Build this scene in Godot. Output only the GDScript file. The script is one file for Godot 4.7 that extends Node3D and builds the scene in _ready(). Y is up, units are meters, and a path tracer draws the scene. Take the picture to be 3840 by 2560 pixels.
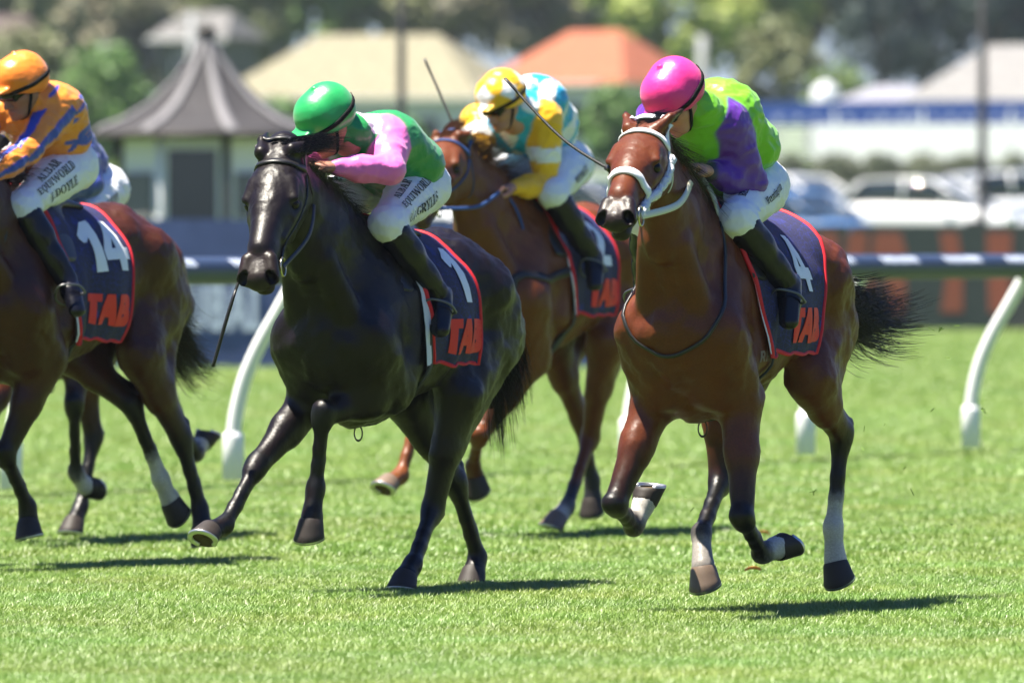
extends Node3D
# Four racehorses and a fifth half hidden gallop past a running rail; long lens, high summer sun.

var M := {}
const EYE_HEIGHT := 1.39
const PITCH := 0.5196


func _ready() -> void:
	# --- camera
	var cam := Camera3D.new()
	cam.name = "camera"
	cam.position = Vector3(0, EYE_HEIGHT, 0)
	cam.rotation_degrees = Vector3(-PITCH, 0, 0)
	cam.fov = 3.437
	cam.near = 1.0
	cam.far = 3000.0
	var lens := CameraAttributesPhysical.new()
	lens.frustum_focal_length = 400.0
	lens.frustum_focus_distance = 43.4
	lens.exposure_aperture = 5.2
	cam.attributes = lens
	add_child(cam)
	cam.current = true
	# --- sky and exposure
	var env := Environment.new()
	env.background_mode = Environment.BG_SKY
	var sky := Sky.new()
	var ps := ProceduralSkyMaterial.new()
	ps.sky_top_color = Color(0.24, 0.43, 0.78)
	ps.sky_horizon_color = Color(0.78, 0.85, 0.92)
	ps.sky_curve = 0.12
	ps.ground_bottom_color = Color(0.20, 0.26, 0.12)
	ps.ground_horizon_color = Color(0.45, 0.50, 0.40)
	ps.sky_energy_multiplier = 0.60
	ps.ground_energy_multiplier = 0.5
	sky.sky_material = ps
	env.sky = sky
	env.tonemap_mode = Environment.TONE_MAPPER_LINEAR
	env.tonemap_exposure = 3.3
	env.background_energy_multiplier = 1.0
	env.sdfgi_enabled = true
	env.ssao_enabled = true
	env.ssil_enabled = true
	env.fog_enabled = true
	env.fog_density = 0.00010
	env.fog_light_color = Color(0.82, 0.87, 0.93)
	var we := WorldEnvironment.new()
	we.name = "environment"
	we.environment = env
	add_child(we)
	# --- sun: high, from the left
	var sun := DirectionalLight3D.new()
	sun.name = "sun"
	sun.light_energy = 1.6
	sun.light_color = Color(1.0, 0.97, 0.91)
	sun.light_angular_distance = 0.53
	sun.shadow_enabled = true
	add_child(sun)
	sun.look_at_from_position(Vector3.ZERO, Vector3(0.34, -1.0, -0.06), Vector3(0, 0, 1))
	# --- the place
	materials()
	setting()
	running_rail()
	boards()
	background()
	field()
	turf()


func field() -> void:
	var P := poses()
	var J := rider_poses()
	var C := coats()
	var R := silks(J)
	var where := {"black": [-0.59, 45.3, 24.0], "bay": [0.736, 42.8, 21.0], "chestnut": [0.05, 53.8, 24.0], "left": [-2.08, 48.7, 26.0], "hidden": [-2.12, 52.8, 22.0]}
	pose_extras(P, J)
	var jobs: Array = []
	var fl := {}
	var rf := {}
	for k in where:
		P[k].hands = [J[k].wriR + (J[k].wriR - J[k].elbR).normalized() * 0.06, J[k].wriL + (J[k].wriL - J[k].elbL).normalized() * 0.06]
		fl[k] = horse_flesh(P[k], C[k])
		fl[k].saddle = saddle_flesh(P[k].dy)
		rf[k] = rider_flesh(J[k], R[k])
		for q in [fl[k].body, fl[k].head, fl[k].saddle]:
			jobs.append(q)
		for q in rf[k].values():
			jobs.append(q)
	# the largest first, spread over the processors
	jobs.sort_custom(func(a, b): return a.A.size() > b.A.size())
	var task := WorkerThreadPool.add_group_task(func(i: int) -> void: jobs[i].grow(), jobs.size())
	WorkerThreadPool.wait_for_group_task_completion(task)
	var tell := {
		"black": "near-black racehorse with black bridle, right foreleg stretched forward",
		"bay": "bright bay racehorse with white bridle and white socks",
		"chestnut": "chestnut racehorse partly hidden behind the near-black horse",
		"left": "dark bay racehorse cut by the frame edge, saddlecloth number 14",
		"hidden": "bay racehorse mostly hidden behind the horse numbered 14",
	}
	var wear := {
		"black": "jockey in emerald green jacket, pink sleeves and plain green cap",
		"bay": "jockey in lime green jacket, purple sleeves and magenta cap",
		"chestnut": "jockey in turquoise jacket with white diamonds, yellow sleeves and cap",
		"left": "jockey in orange jacket with blue sleeve stripes and orange cap",
		"hidden": "jockey in white breeches mostly hidden behind the orange jockey",
	}
	for k in where:
		var w: Array = where[k]
		var pos := Vector3(w[0], 0, -w[1])
		horse_node(k, tell[k], pos, w[2], P[k], C[k], fl[k])
		rider_node(wear[k], pos, w[2], J[k], R[k], rf[k])
	whips(where)
	litter()


func pose_extras(P: Dictionary, J: Dictionary) -> void:
	P.black.side = Vector3(0.98, 0.0, -0.12)
	P.bay.side = Vector3(0.985, 0.02, -0.10)
	P.black.head_size = 1.10
	P.bay.head_size = 0.99
	P.black.blow = Vector3(0.06, 0.0, -0.10)
	P.black.forelock = Vector3(0.18, 0.03, -0.12)
	P.black.ears_back = true
	P.bay.ears_back = true
	P.bay.blow = Vector3(0.11, -0.06, -0.06)
	P.bay.mane_locks = 420
	P.bay.forelock = Vector3(0.05, 0.03, -0.12)
	P.chestnut.blow = Vector3(0.05, 0.10, -0.16)
	P.chestnut.forelock = Vector3(-0.02, 0.06, -0.16)
	P.black.tail = [Vector3(0.0, 0.0, -0.09), Vector3(0.02, -0.26, -0.12), Vector3(0.07, -0.60, -0.08)]
	P.bay.tail = [Vector3(0.0, -0.02, -0.12), Vector3(0.08, -0.28, -0.24), Vector3(0.22, -0.22, -0.52)]
	P.chestnut.tail = [Vector3(0.02, 0.05, -0.14), Vector3(0.06, -0.10, -0.36), Vector3(0.10, -0.36, -0.52)]
	P.left.tail = [Vector3(0.0, -0.02, -0.07), Vector3(0.0, -0.48, -0.09), Vector3(0.05, -0.50, -0.30)]
	P.hidden.tail = P.left.tail
	J.black.head_frame = head_at(J.black.head, Vector3(-0.46, -0.55, 0.70), Vector3(0.05, 1, 0.15))
	J.bay.head_frame = head_at(J.bay.head, Vector3(-0.30, -0.62, 0.62), Vector3(-0.05, 1, 0.3))
	J.chestnut.head_frame = head_at(J.chestnut.head, Vector3(-0.22, -0.42, 0.86), Vector3(0.0, 1, 0))
	J.left.head_frame = head_at(J.left.head, Vector3(-0.30, -0.32, 0.85), Vector3(0, 1, 0))
	J.hidden.head_frame = head_at(J.hidden.head, Vector3(0, -0.3, 0.9), Vector3(0, 1, 0))


func coats() -> Dictionary:
	var D := {}
	var ink := Color(0.0075, 0.0062, 0.0058)
	var white := Color(0.62, 0.60, 0.56)
	var plain := [ink, ink, ink, ink]
	var black := {"seed": 3, "body": Color(0.0105, 0.0055, 0.0043), "under": Color(0.009, 0.0055, 0.0042), "points": ink, "muzzle": Color(0.022, 0.013, 0.011), "RF": plain, "LF": plain, "RH": plain, "LH": plain,
		"hair": [Color(0.010, 0.009, 0.009), Color(0.018, 0.014, 0.012), Color(0.028, 0.019, 0.015)], "coat": M.coat, "leather": M.black_leather, "cloth": M.cloth, "number": "1", "neckstrap": false, "front": [0.03, -0.12], "pad": 0.13, "rear": [-0.47, -0.53], "broad": 1.10}
	D.black = black
	var bay_c := Color(0.135, 0.0345, 0.0100)
	D.bay = {"seed": 11, "body": bay_c, "under": Color(0.12, 0.036, 0.013), "points": ink, "muzzle": Color(0.022, 0.014, 0.012), "RF": [ink, ink, ink, white], "LF": [ink, ink, ink, white], "RH": [ink, ink, ink, Color(0.3, 0.28, 0.26)], "LH": [ink, ink, white, white],
		"hair": [Color(0.010, 0.008, 0.008), Color(0.018, 0.012, 0.010), Color(0.045, 0.024, 0.018)], "coat": M.coat, "leather": M.white_leather, "rein": M.cream_leather, "noseband": true, "fleece": true, "strap": 0.030, "brand": ["RH", Vector3(0.24, 0.945, 0.02)], "cloth": M.cloth, "number": "4", "front": [0.14, 0.0], "pad": 0.02, "rear": [-0.70, -0.53], "hornRH": M.horn_pale}
	D.chestnut = {"seed": 17, "coarse": 1.15, "body": Color(0.155, 0.044, 0.0115), "under": Color(0.15, 0.050, 0.016), "points": Color(0.15, 0.042, 0.012), "muzzle": Color(0.10, 0.05, 0.035), "RF": [Color(0.20, 0.06, 0.016), Color(0.20, 0.06, 0.016), Color(0.20, 0.06, 0.016), Color(0.22, 0.075, 0.025)], "LF": [Color(0.16, 0.045, 0.012), Color(0.14, 0.04, 0.012), Color(0.12, 0.035, 0.012), Color(0.10, 0.03, 0.012)], "RH": [Color(0.13, 0.036, 0.01), Color(0.10, 0.03, 0.01), Color(0.03, 0.03, 0.035), Color(0.03, 0.03, 0.035)], "LH": [Color(0.15, 0.04, 0.011), Color(0.14, 0.038, 0.011), Color(0.022, 0.025, 0.034), Color(0.50, 0.47, 0.43)],
		"hair": [Color(0.13, 0.036, 0.011), Color(0.20, 0.062, 0.02), Color(0.27, 0.10, 0.035)], "coat": M.coat, "leather": M.blue_webbing, "rein": M.blue_webbing, "cloth": M.cloth, "number": "2", "front": [0.05, -0.08], "pad": 0.05, "rear": [-0.53, -0.53], "breast_girth": true, "neckstrap": false, "hornRF": M.horn_pale, "hornLH": M.horn_pale}
	D.left = {"seed": 23, "coarse": 1.1, "body": Color(0.066, 0.0185, 0.0070), "under": Color(0.058, 0.020, 0.008), "points": ink, "muzzle": ink, "RF": plain, "LF": plain, "RH": [ink, ink, white, white], "LH": plain,
		"hair": [Color(0.012, 0.010, 0.010), Color(0.022, 0.015, 0.013), Color(0.055, 0.030, 0.022)], "coat": M.coat, "leather": M.black_leather, "cloth": M.cloth, "number": "14", "neckstrap": false, "front": [0.10, -0.02], "rear": [-0.50, -0.43], "drop": 136.0}
	D.hidden = {"seed": 29, "coarse": 1.6, "body": Color(0.10, 0.028, 0.010), "under": Color(0.09, 0.03, 0.012), "points": ink, "muzzle": ink, "RF": plain, "LF": [ink, ink, ink, white], "RH": plain, "LH": [ink, ink, ink, white],
		"hair": [Color(0.012, 0.010, 0.010), Color(0.022, 0.015, 0.013)], "coat": M.coat, "leather": M.black_leather, "cloth": M.cloth, "number": "9"}
	return D


func silks(J: Dictionary) -> Dictionary:
	var D := {}
	var green := Color(0.012, 0.245, 0.060)
	var pink := Color(0.80, 0.16, 0.50)
	var jb: Dictionary = J.black
	D.black = {"seed": 5, "skin": Color(0.44, 0.20, 0.135), "jacket": green, "yoke": green, "shoulder": Color(0.78, 0.78, 0.78), "sleeve": pink, "paint": func(p: Vector3, c: Color) -> Color:
			var q: Vector3 = p - (jb.neck.lerp(jb.shL, 0.55) + Vector3(0.0, 0.055, 0.03))
			return Color(0.78, 0.78, 0.78) if c.g > c.r and q.length() < 0.075 else c, "cap": Color(0.014, 0.33, 0.085), "slack": 0.15, "folds": 0.6, "cell": 0.008,
		"text": [{"leg": "L", "text": "C.J.GRYLLS", "size": 0.036, "at": [0.20, -8.0]}, {"leg": "L", "text": "EQUIWORLD", "size": 0.030, "at": [0.20, 38.0]}, {"leg": "L", "text": "ALBAR", "size": 0.030, "at": [0.16, 72.0]}, {"leg": "R", "text": "ILLS", "size": 0.036, "at": [0.20, 100.0]}]}
	var lime := Color(0.165, 0.52, 0.012)
	var purple := Color(0.105, 0.018, 0.30)
	D.bay = {"seed": 6, "skin": Color(0.50, 0.26, 0.185), "jacket": lime, "sleeve": purple, "cuff": Color(0.03, 0.03, 0.033), "cap": Color(0.83, 0.030, 0.245), "slack": 0.3, "cell": 0.008,
		"text": [{"leg": "L", "text": "Huntington", "size": 0.026, "at": [0.27, 10.0]}, {"leg": "L", "text": "BELL", "size": 0.032, "at": [0.12, 78.0]}]}
	var turq := Color(0.010, 0.37, 0.62)
	var yell := Color(0.83, 0.44, 0.008)
	var wht := Color(0.80, 0.80, 0.80)
	var jc: Dictionary = J.chestnut
	var body_axis: Vector3 = (jc.neck - (jc.hipL + jc.hipR) * 0.5).normalized()
	D.chestnut = {"seed": 7, "skin": Color(0.46, 0.22, 0.155), "jacket": turq, "sleeve": yell, "cap": yell, "slack": 1.1,
		"paint": func(p: Vector3, c: Color) -> Color:
			if c.b > 0.30:
				var a: float = (p - jc.neck).dot(body_axis) * 7.2
				var b: float = (p.x - 0.02) * 7.2 + 0.5
				var m := absf(a - floor(a) - 0.5) * 0.75 + absf(b - floor(b) - 0.5)
				return c.lerp(wht, smoothstep(0.37, 0.31, m))
			for s in ["L", "R"]:
				var t: float = (p - jc["sh" + s]).dot((jc["elb" + s] - jc["sh" + s]).normalized())
				var l: float = jc["sh" + s].distance_to(jc["elb" + s])
				if absf(t - l * 0.52) < 0.035 and p.distance_to(jc["sh" + s].lerp(jc["elb" + s], 0.52)) < 0.10:
					return wht
			return c,
		"cap_paint": func(p: Vector3, c: Color) -> Color:
			var q: Vector3 = jc.head_frame.affine_inverse() * p
			var a := atan2(q.x, q.z) * 5.0 / TAU + 0.5
			var v := (q.y - 0.075) / 0.055
			return c.lerp(wht, smoothstep(1.0, 0.9, absf(a - floor(a) - 0.5) * 2.4 + absf(v))) if q.y > 0.02 else c,
		"text": [{"leg": "L", "text": "BIDWILL", "size": 0.032, "at": [0.24, 0.0]}]}
	var orange := Color(0.80, 0.245, 0.022)
	var blue := Color(0.018, 0.055, 0.42)
	var jl: Dictionary = J.left
	D.left = {"seed": 8, "skin": Color(0.30, 0.14, 0.10), "jacket": orange, "sleeve": orange, "cap": Color(0.83, 0.215, 0.015), "slack": 0.8, "cell": 0.008,
		"paint": func(p: Vector3, c: Color) -> Color:
			for s in ["L", "R"]:
				var sh: Vector3 = jl["sh" + s]
				var el: Vector3 = jl["elb" + s]
				var wr: Vector3 = jl["wri" + s]
				for seg in [[sh, el], [el, wr]]:
					var d: Vector3 = (seg[1] - seg[0])
					var t := clampf((p - seg[0]).dot(d) / d.length_squared(), 0.0, 1.0)
					var q: Vector3 = p - seg[0] - d * t
					if q.length() < 0.085 and (p - sh).dot((el - sh).normalized()) > 0.01:
						var side := d.normalized().cross(Vector3(0, 1, 0)).normalized()
						var upw := side.cross(d.normalized())
						var a := atan2(q.dot(upw), q.dot(side)) * 4.0 / TAU + 0.15
						return c.lerp(blue, smoothstep(0.23, 0.19, absf(a - floor(a) - 0.21)))
			# stars on the body
			var u := p.x * 5.5 + 0.35
			var v := (p.y + p.z * 0.6) * 6.0
			var ang := atan2(v - floor(v) - 0.5, u - floor(u) - 0.5)
			var rad := Vector2(u - floor(u) - 0.5, v - floor(v) - 0.5).length()
			return c.lerp(blue, smoothstep(0.03, -0.03, rad - 0.20 - 0.10 * cos(ang * 5.0))) if p.y > 1.62 and absf(p.x) > 0.06 else c,
		"text": [{"leg": "L", "text": "ALBAR", "size": 0.034, "at": [0.20, 62.0]}, {"leg": "L", "text": "EQUIWORLD", "size": 0.032, "at": [0.20, 32.0]}, {"leg": "L", "text": "J.DOYLE", "size": 0.034, "at": [0.22, -6.0]}]}
	D.hidden = {"seed": 9, "skin": Color(0.40, 0.19, 0.14), "jacket": Color(0.05, 0.08, 0.32), "sleeve": Color(0.05, 0.08, 0.32), "cap": Color(0.55, 0.55, 0.58),
		"text": [{"leg": "L", "text": "KEDY", "size": 0.034, "at": [0.22, 0.0]}]}
	return D


func litter() -> void:
	# fallen leaves and divots thrown up by the hooves
	var rng := RandomNumberGenerator.new()
	rng.seed = 8
	var leaf := mat(lin(0.50, 0.17, 0.05), 0.7, 0.3)
	for q in [[1.145, -53.4, "curled orange leaf on the turf beside the bay's hind hoof"], [0.975, -47.6, "pale brown leaf on the turf between the bay's legs"]]:
		var st := SurfaceTool.new()
		st.begin(Mesh.PRIMITIVE_TRIANGLES)
		var n := 8
		for i in n:
			var t0 := float(i) / n
			var t1 := float(i + 1) / n
			var w0 := sin(PI * t0) * 0.022
			var w1 := sin(PI * t1) * 0.022
			for s in [-1.0, 1.0]:
				tri4(st, Vector3(t0 * 0.07, 0.010 * sin(t0 * 3.0), 0), Vector3(t1 * 0.07, 0.010 * sin(t1 * 3.0), 0), Vector3(t1 * 0.07, 0.010 * sin(t1 * 3.0) + 0.012, s * w1), Vector3(t0 * 0.07, 0.010 * sin(t0 * 3.0) + 0.012, s * w0))
		st.generate_normals()
		single("fallen_leaf", st.commit(), leaf, q[2], "leaf", Vector3(q[0], -0.004, q[1]), "leaves on the turf")
	var grassy := mat(lin(0.10, 0.17, 0.03), 0.8, 0.3)
	var st2 := SurfaceTool.new()
	st2.begin(Mesh.PRIMITIVE_TRIANGLES)
	for i in 26:
		var p := Vector3(rng.randf_range(1.35, 2.0), rng.randf_range(0.15, 1.05), rng.randf_range(-46.5, -43.5))
		if i % 3 == 0:
			p.x -= rng.randf_range(0.6, 1.4)
			p.y = rng.randf_range(0.1, 0.45)
		for k in 1 + int(i % 7 == 0) * 5:
			var d := Vector3(rng.randfn(), rng.randfn(), rng.randfn()).normalized() * rng.randf_range(0.006, 0.016)
			var w := d.cross(Vector3(0.3, 0.2, 1)).normalized() * 0.0018
			var b := p + Vector3(rng.randfn(), rng.randfn(), rng.randfn()) * 0.004
			tri4(st2, b - d - w, b - w + d, b + d + w, b - d + w)
	st2.generate_normals()
	var o := MeshInstance3D.new()
	o.name = "debris"
	o.mesh = st2.commit()
	o.material_override = grassy
	o.set_meta("kind", "stuff")
	o.set_meta("label", "grass clippings thrown up behind the bay")
	o.set_meta("category", "clippings")
	add_child(o)


func whips(where: Dictionary) -> void:
	# handle end, shaft end, in the world
	var list := [
		["black riding whip hanging below the near-black horse's muzzle", W("black", Vector3(-0.17, 1.55, 0.48)), W("black", Vector3(-0.267, 1.222, 0.60)), W("black", Vector3(-0.362, 0.883, 0.64)), true],
		["black riding whip held upright by the yellow-sleeved jockey", W("chestnut", Vector3(-0.033, 1.61, 0.44)), W("chestnut", Vector3(-0.172, 1.926, 0.42)), W("chestnut", Vector3(-0.337, 2.235, 0.38)), false],
		["black riding whip slanting behind the white-bridled bay's head", W("bay", Vector3(-0.12, 1.59, 0.43)), W("bay", Vector3(-0.418, 1.752, 0.40)), W("bay", Vector3(-0.682, 1.99, 0.35)), false],
	]
	for w in list:
		var n := thing("riding_whip", w[0], "whip", w[1], 0.0, "whips carried by the jockeys")
		var o: Vector3 = w[1]
		var pts := smooth_path([w[1] - o, w[2] - o, w[3] - o], 10)
		var cnt := pts.size()
		part(n, "shaft", tube(pts, PackedFloat32Array([0.008, 0.0075, 0.007, 0.0065, 0.006]), 8), M.whip)
		var a := pts.slice(0, 6)
		part(n, "grip", tube(a, PackedFloat32Array([0.0125, 0.0115]), 8), M.black_leather)
		var b := pts.slice(cnt - 10, cnt) if w[4] else pts.slice(cnt - 4, cnt)
		part(n, "flap", tube(b, PackedFloat32Array([0.010, 0.013, 0.014]) if w[4] else PackedFloat32Array([0.008, 0.009]), 8, 0.55), M.black_leather)


func W(key: String, p: Vector3) -> Vector3:
	var at := {"black": [-0.59, 45.3, 24.0], "bay": [0.736, 42.8, 21.0], "chestnut": [0.05, 53.8, 24.0]}
	var w: Array = at[key]
	return Vector3(w[0], 0, -w[1]) + Basis(Vector3.UP, -deg_to_rad(w[2])) * p


# ---------------------------------------------------------------- small helpers
func part(parent: Node, called: String, mesh: Mesh, mat: Material) -> MeshInstance3D:
	var o := MeshInstance3D.new()
	o.name = called
	o.mesh = mesh
	o.material_override = mat
	parent.add_child(o, true)
	return o


var taken := {}
func thing(called: String, label: String, category: String, at := Vector3.ZERO, turn := 0.0, group := "") -> Node3D:
	var o := Node3D.new()
	name_it(o, called)
	o.position = at
	o.rotation.y = turn
	add_child(o)
	describe(o, label, category, group)
	return o


func name_it(o: Node, called: String) -> void:
	var n: int = taken.get(called, 0)
	taken[called] = n + 1
	o.name = called if n == 0 else "%s_%03d" % [called, n]


func describe(o: Node, label: String, category: String, group := "") -> void:
	o.set_meta("label", label)
	o.set_meta("category", category)
	if group:
		o.set_meta("group", group)


func single(called: String, mesh: Mesh, mat: Material, label: String, category: String, at := Vector3.ZERO, group := "") -> MeshInstance3D:
	var o := MeshInstance3D.new()
	name_it(o, called)
	o.mesh = mesh
	o.material_override = mat
	o.position = at
	add_child(o)
	describe(o, label, category, group)
	return o


func structure(called: String, mesh: Mesh, mat: Material) -> MeshInstance3D:
	var o := MeshInstance3D.new()
	o.name = called
	o.mesh = mesh
	o.material_override = mat
	o.set_meta("kind", "structure")
	add_child(o)
	return o


func tri3(st: SurfaceTool, a: Vector3, b: Vector3, c: Vector3) -> void:
	st.add_vertex(a); st.add_vertex(b); st.add_vertex(c)


func tri4(st: SurfaceTool, a: Vector3, b: Vector3, c: Vector3, d: Vector3) -> void:
	st.add_vertex(a); st.add_vertex(b); st.add_vertex(c)
	st.add_vertex(a); st.add_vertex(c); st.add_vertex(d)


func lin(r: float, g: float, b: float) -> Color:
	# a real-world base colour (linear) as the sRGB value that a material takes
	return Color(r, g, b).linear_to_srgb()


func mat(c: Color, rough := 0.8, spec := 0.5, metal := 0.0) -> StandardMaterial3D:
	var m := StandardMaterial3D.new()
	m.albedo_color = c
	m.roughness = rough
	m.metallic_specular = spec
	m.metallic = metal
	return m


func dyed(rough := 0.8, spec := 0.5) -> StandardMaterial3D:
	# colours come with the vertices
	var m := mat(Color.WHITE, rough, spec)
	m.vertex_color_use_as_albedo = true
	return m


func noise_tex(freq: float, octaves := 4, size := 512, normal := false, strength := 4.0, sd := 1, kind := FastNoiseLite.TYPE_SIMPLEX_SMOOTH) -> NoiseTexture2D:
	var t := NoiseTexture2D.new()
	var n := FastNoiseLite.new()
	n.noise_type = kind
	n.seed = sd
	n.frequency = freq
	n.fractal_octaves = octaves
	t.noise = n
	t.width = size
	t.height = size
	t.seamless = true
	t.as_normal_map = normal
	t.bump_strength = strength
	return t


func ramp_tex(freq: float, a: Color, b: Color, octaves := 4, size := 512, sd := 1) -> NoiseTexture2D:
	var t := noise_tex(freq, octaves, size, false, 4.0, sd)
	var g := Gradient.new()
	g.set_color(0, a)
	g.set_color(1, b)
	t.color_ramp = g
	return t


func grain(m: StandardMaterial3D, tex: Texture2D, scale: float, strength: float) -> StandardMaterial3D:
	m.normal_enabled = true
	m.normal_texture = tex
	m.normal_scale = strength
	m.uv1_triplanar = true
	m.uv1_scale = Vector3.ONE * scale
	return m


func tube(pts: PackedVector3Array, radii: PackedFloat32Array, sides := 8, flat := 1.0, hint := Vector3.UP, caps := true) -> ArrayMesh:
	var st := SurfaceTool.new()
	st.begin(Mesh.PRIMITIVE_TRIANGLES)
	var prev := PackedVector3Array()
	var n := pts.size()
	for i in n:
		var d := (pts[mini(i + 1, n - 1)] - pts[maxi(i - 1, 0)]).normalized()
		var w := d.cross(hint)
		if w.length() < 0.02:
			w = d.cross(Vector3(0.9, 0.1, 0.4))
		w = w.normalized()
		var h := w.cross(d)
		var r: float = radii[mini(i, radii.size() - 1)]
		var ring := PackedVector3Array()
		for k in sides:
			var a := TAU * k / sides
			ring.append(pts[i] + w * cos(a) * r + h * sin(a) * r * flat)
		if i > 0:
			for k in sides:
				tri4(st, prev[k], prev[(k + 1) % sides], ring[(k + 1) % sides], ring[k])
		if caps and (i == 0 or i == n - 1):
			for k in sides:
				if i == 0:
					tri3(st, pts[i], ring[(k + 1) % sides], ring[k])
				else:
					tri3(st, pts[i], ring[k], ring[(k + 1) % sides])
		prev = ring
	st.index()
	st.generate_normals()
	return st.commit()


func band(pts: PackedVector3Array, outs: PackedVector3Array, width: float, thick: float) -> ArrayMesh:
	# a flat strap that lies along pts, its outer face turned to outs
	var st := SurfaceTool.new()
	st.begin(Mesh.PRIMITIVE_TRIANGLES)
	var prev := PackedVector3Array()
	var n := pts.size()
	for i in n:
		var d := (pts[mini(i + 1, n - 1)] - pts[maxi(i - 1, 0)]).normalized()
		var o := (outs[i] - d * outs[i].dot(d)).normalized()
		var w := d.cross(o).normalized() * width * 0.5
		var t := o * thick
		var ring := PackedVector3Array([pts[i] - w, pts[i] - w * 0.85 + t, pts[i] + w * 0.85 + t, pts[i] + w, pts[i] + w * 0.8 - t * 0.2, pts[i] - w * 0.8 - t * 0.2])
		if i > 0:
			for k in 6:
				tri4(st, prev[k], prev[(k + 1) % 6], ring[(k + 1) % 6], ring[k])
		if i == 0 or i == n - 1:
			for k in range(1, 5):
				tri3(st, ring[0], ring[k], ring[k + 1])
		prev = ring
	st.generate_normals()
	return st.commit()


func smooth_path(ctrl: Array, steps: int) -> PackedVector3Array:
	# a Catmull-Rom curve through the points
	var out := PackedVector3Array()
	var n := ctrl.size()
	for i in n - 1:
		var p0: Vector3 = ctrl[maxi(i - 1, 0)]
		var p1: Vector3 = ctrl[i]
		var p2: Vector3 = ctrl[i + 1]
		var p3: Vector3 = ctrl[mini(i + 2, n - 1)]
		for k in steps:
			out.append(p1.cubic_interpolate(p2, p0, p3, float(k) / steps))
	out.append(ctrl[n - 1])
	return out


func add_box(st: SurfaceTool, c: Vector3, s: Vector3, turn := 0.0) -> void:
	st.set_smooth_group(-1)
	var b := Basis(Vector3.UP, turn)
	var h := s * 0.5
	var v := []
	for n in 8:
		v.append(c + b * Vector3(h.x * (1 if n & 1 else -1), h.y * (1 if n & 2 else -1), h.z * (1 if n & 4 else -1)))
	for q in [[0, 1, 3, 2], [5, 4, 6, 7], [4, 0, 2, 6], [1, 5, 7, 3], [2, 3, 7, 6], [4, 5, 1, 0]]:
		tri4(st, v[q[3]], v[q[2]], v[q[1]], v[q[0]])


func box(c: Vector3, s: Vector3, turn := 0.0) -> ArrayMesh:
	var st := SurfaceTool.new()
	st.begin(Mesh.PRIMITIVE_TRIANGLES)
	add_box(st, c, s, turn)
	st.generate_normals()
	return st.commit()


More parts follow.
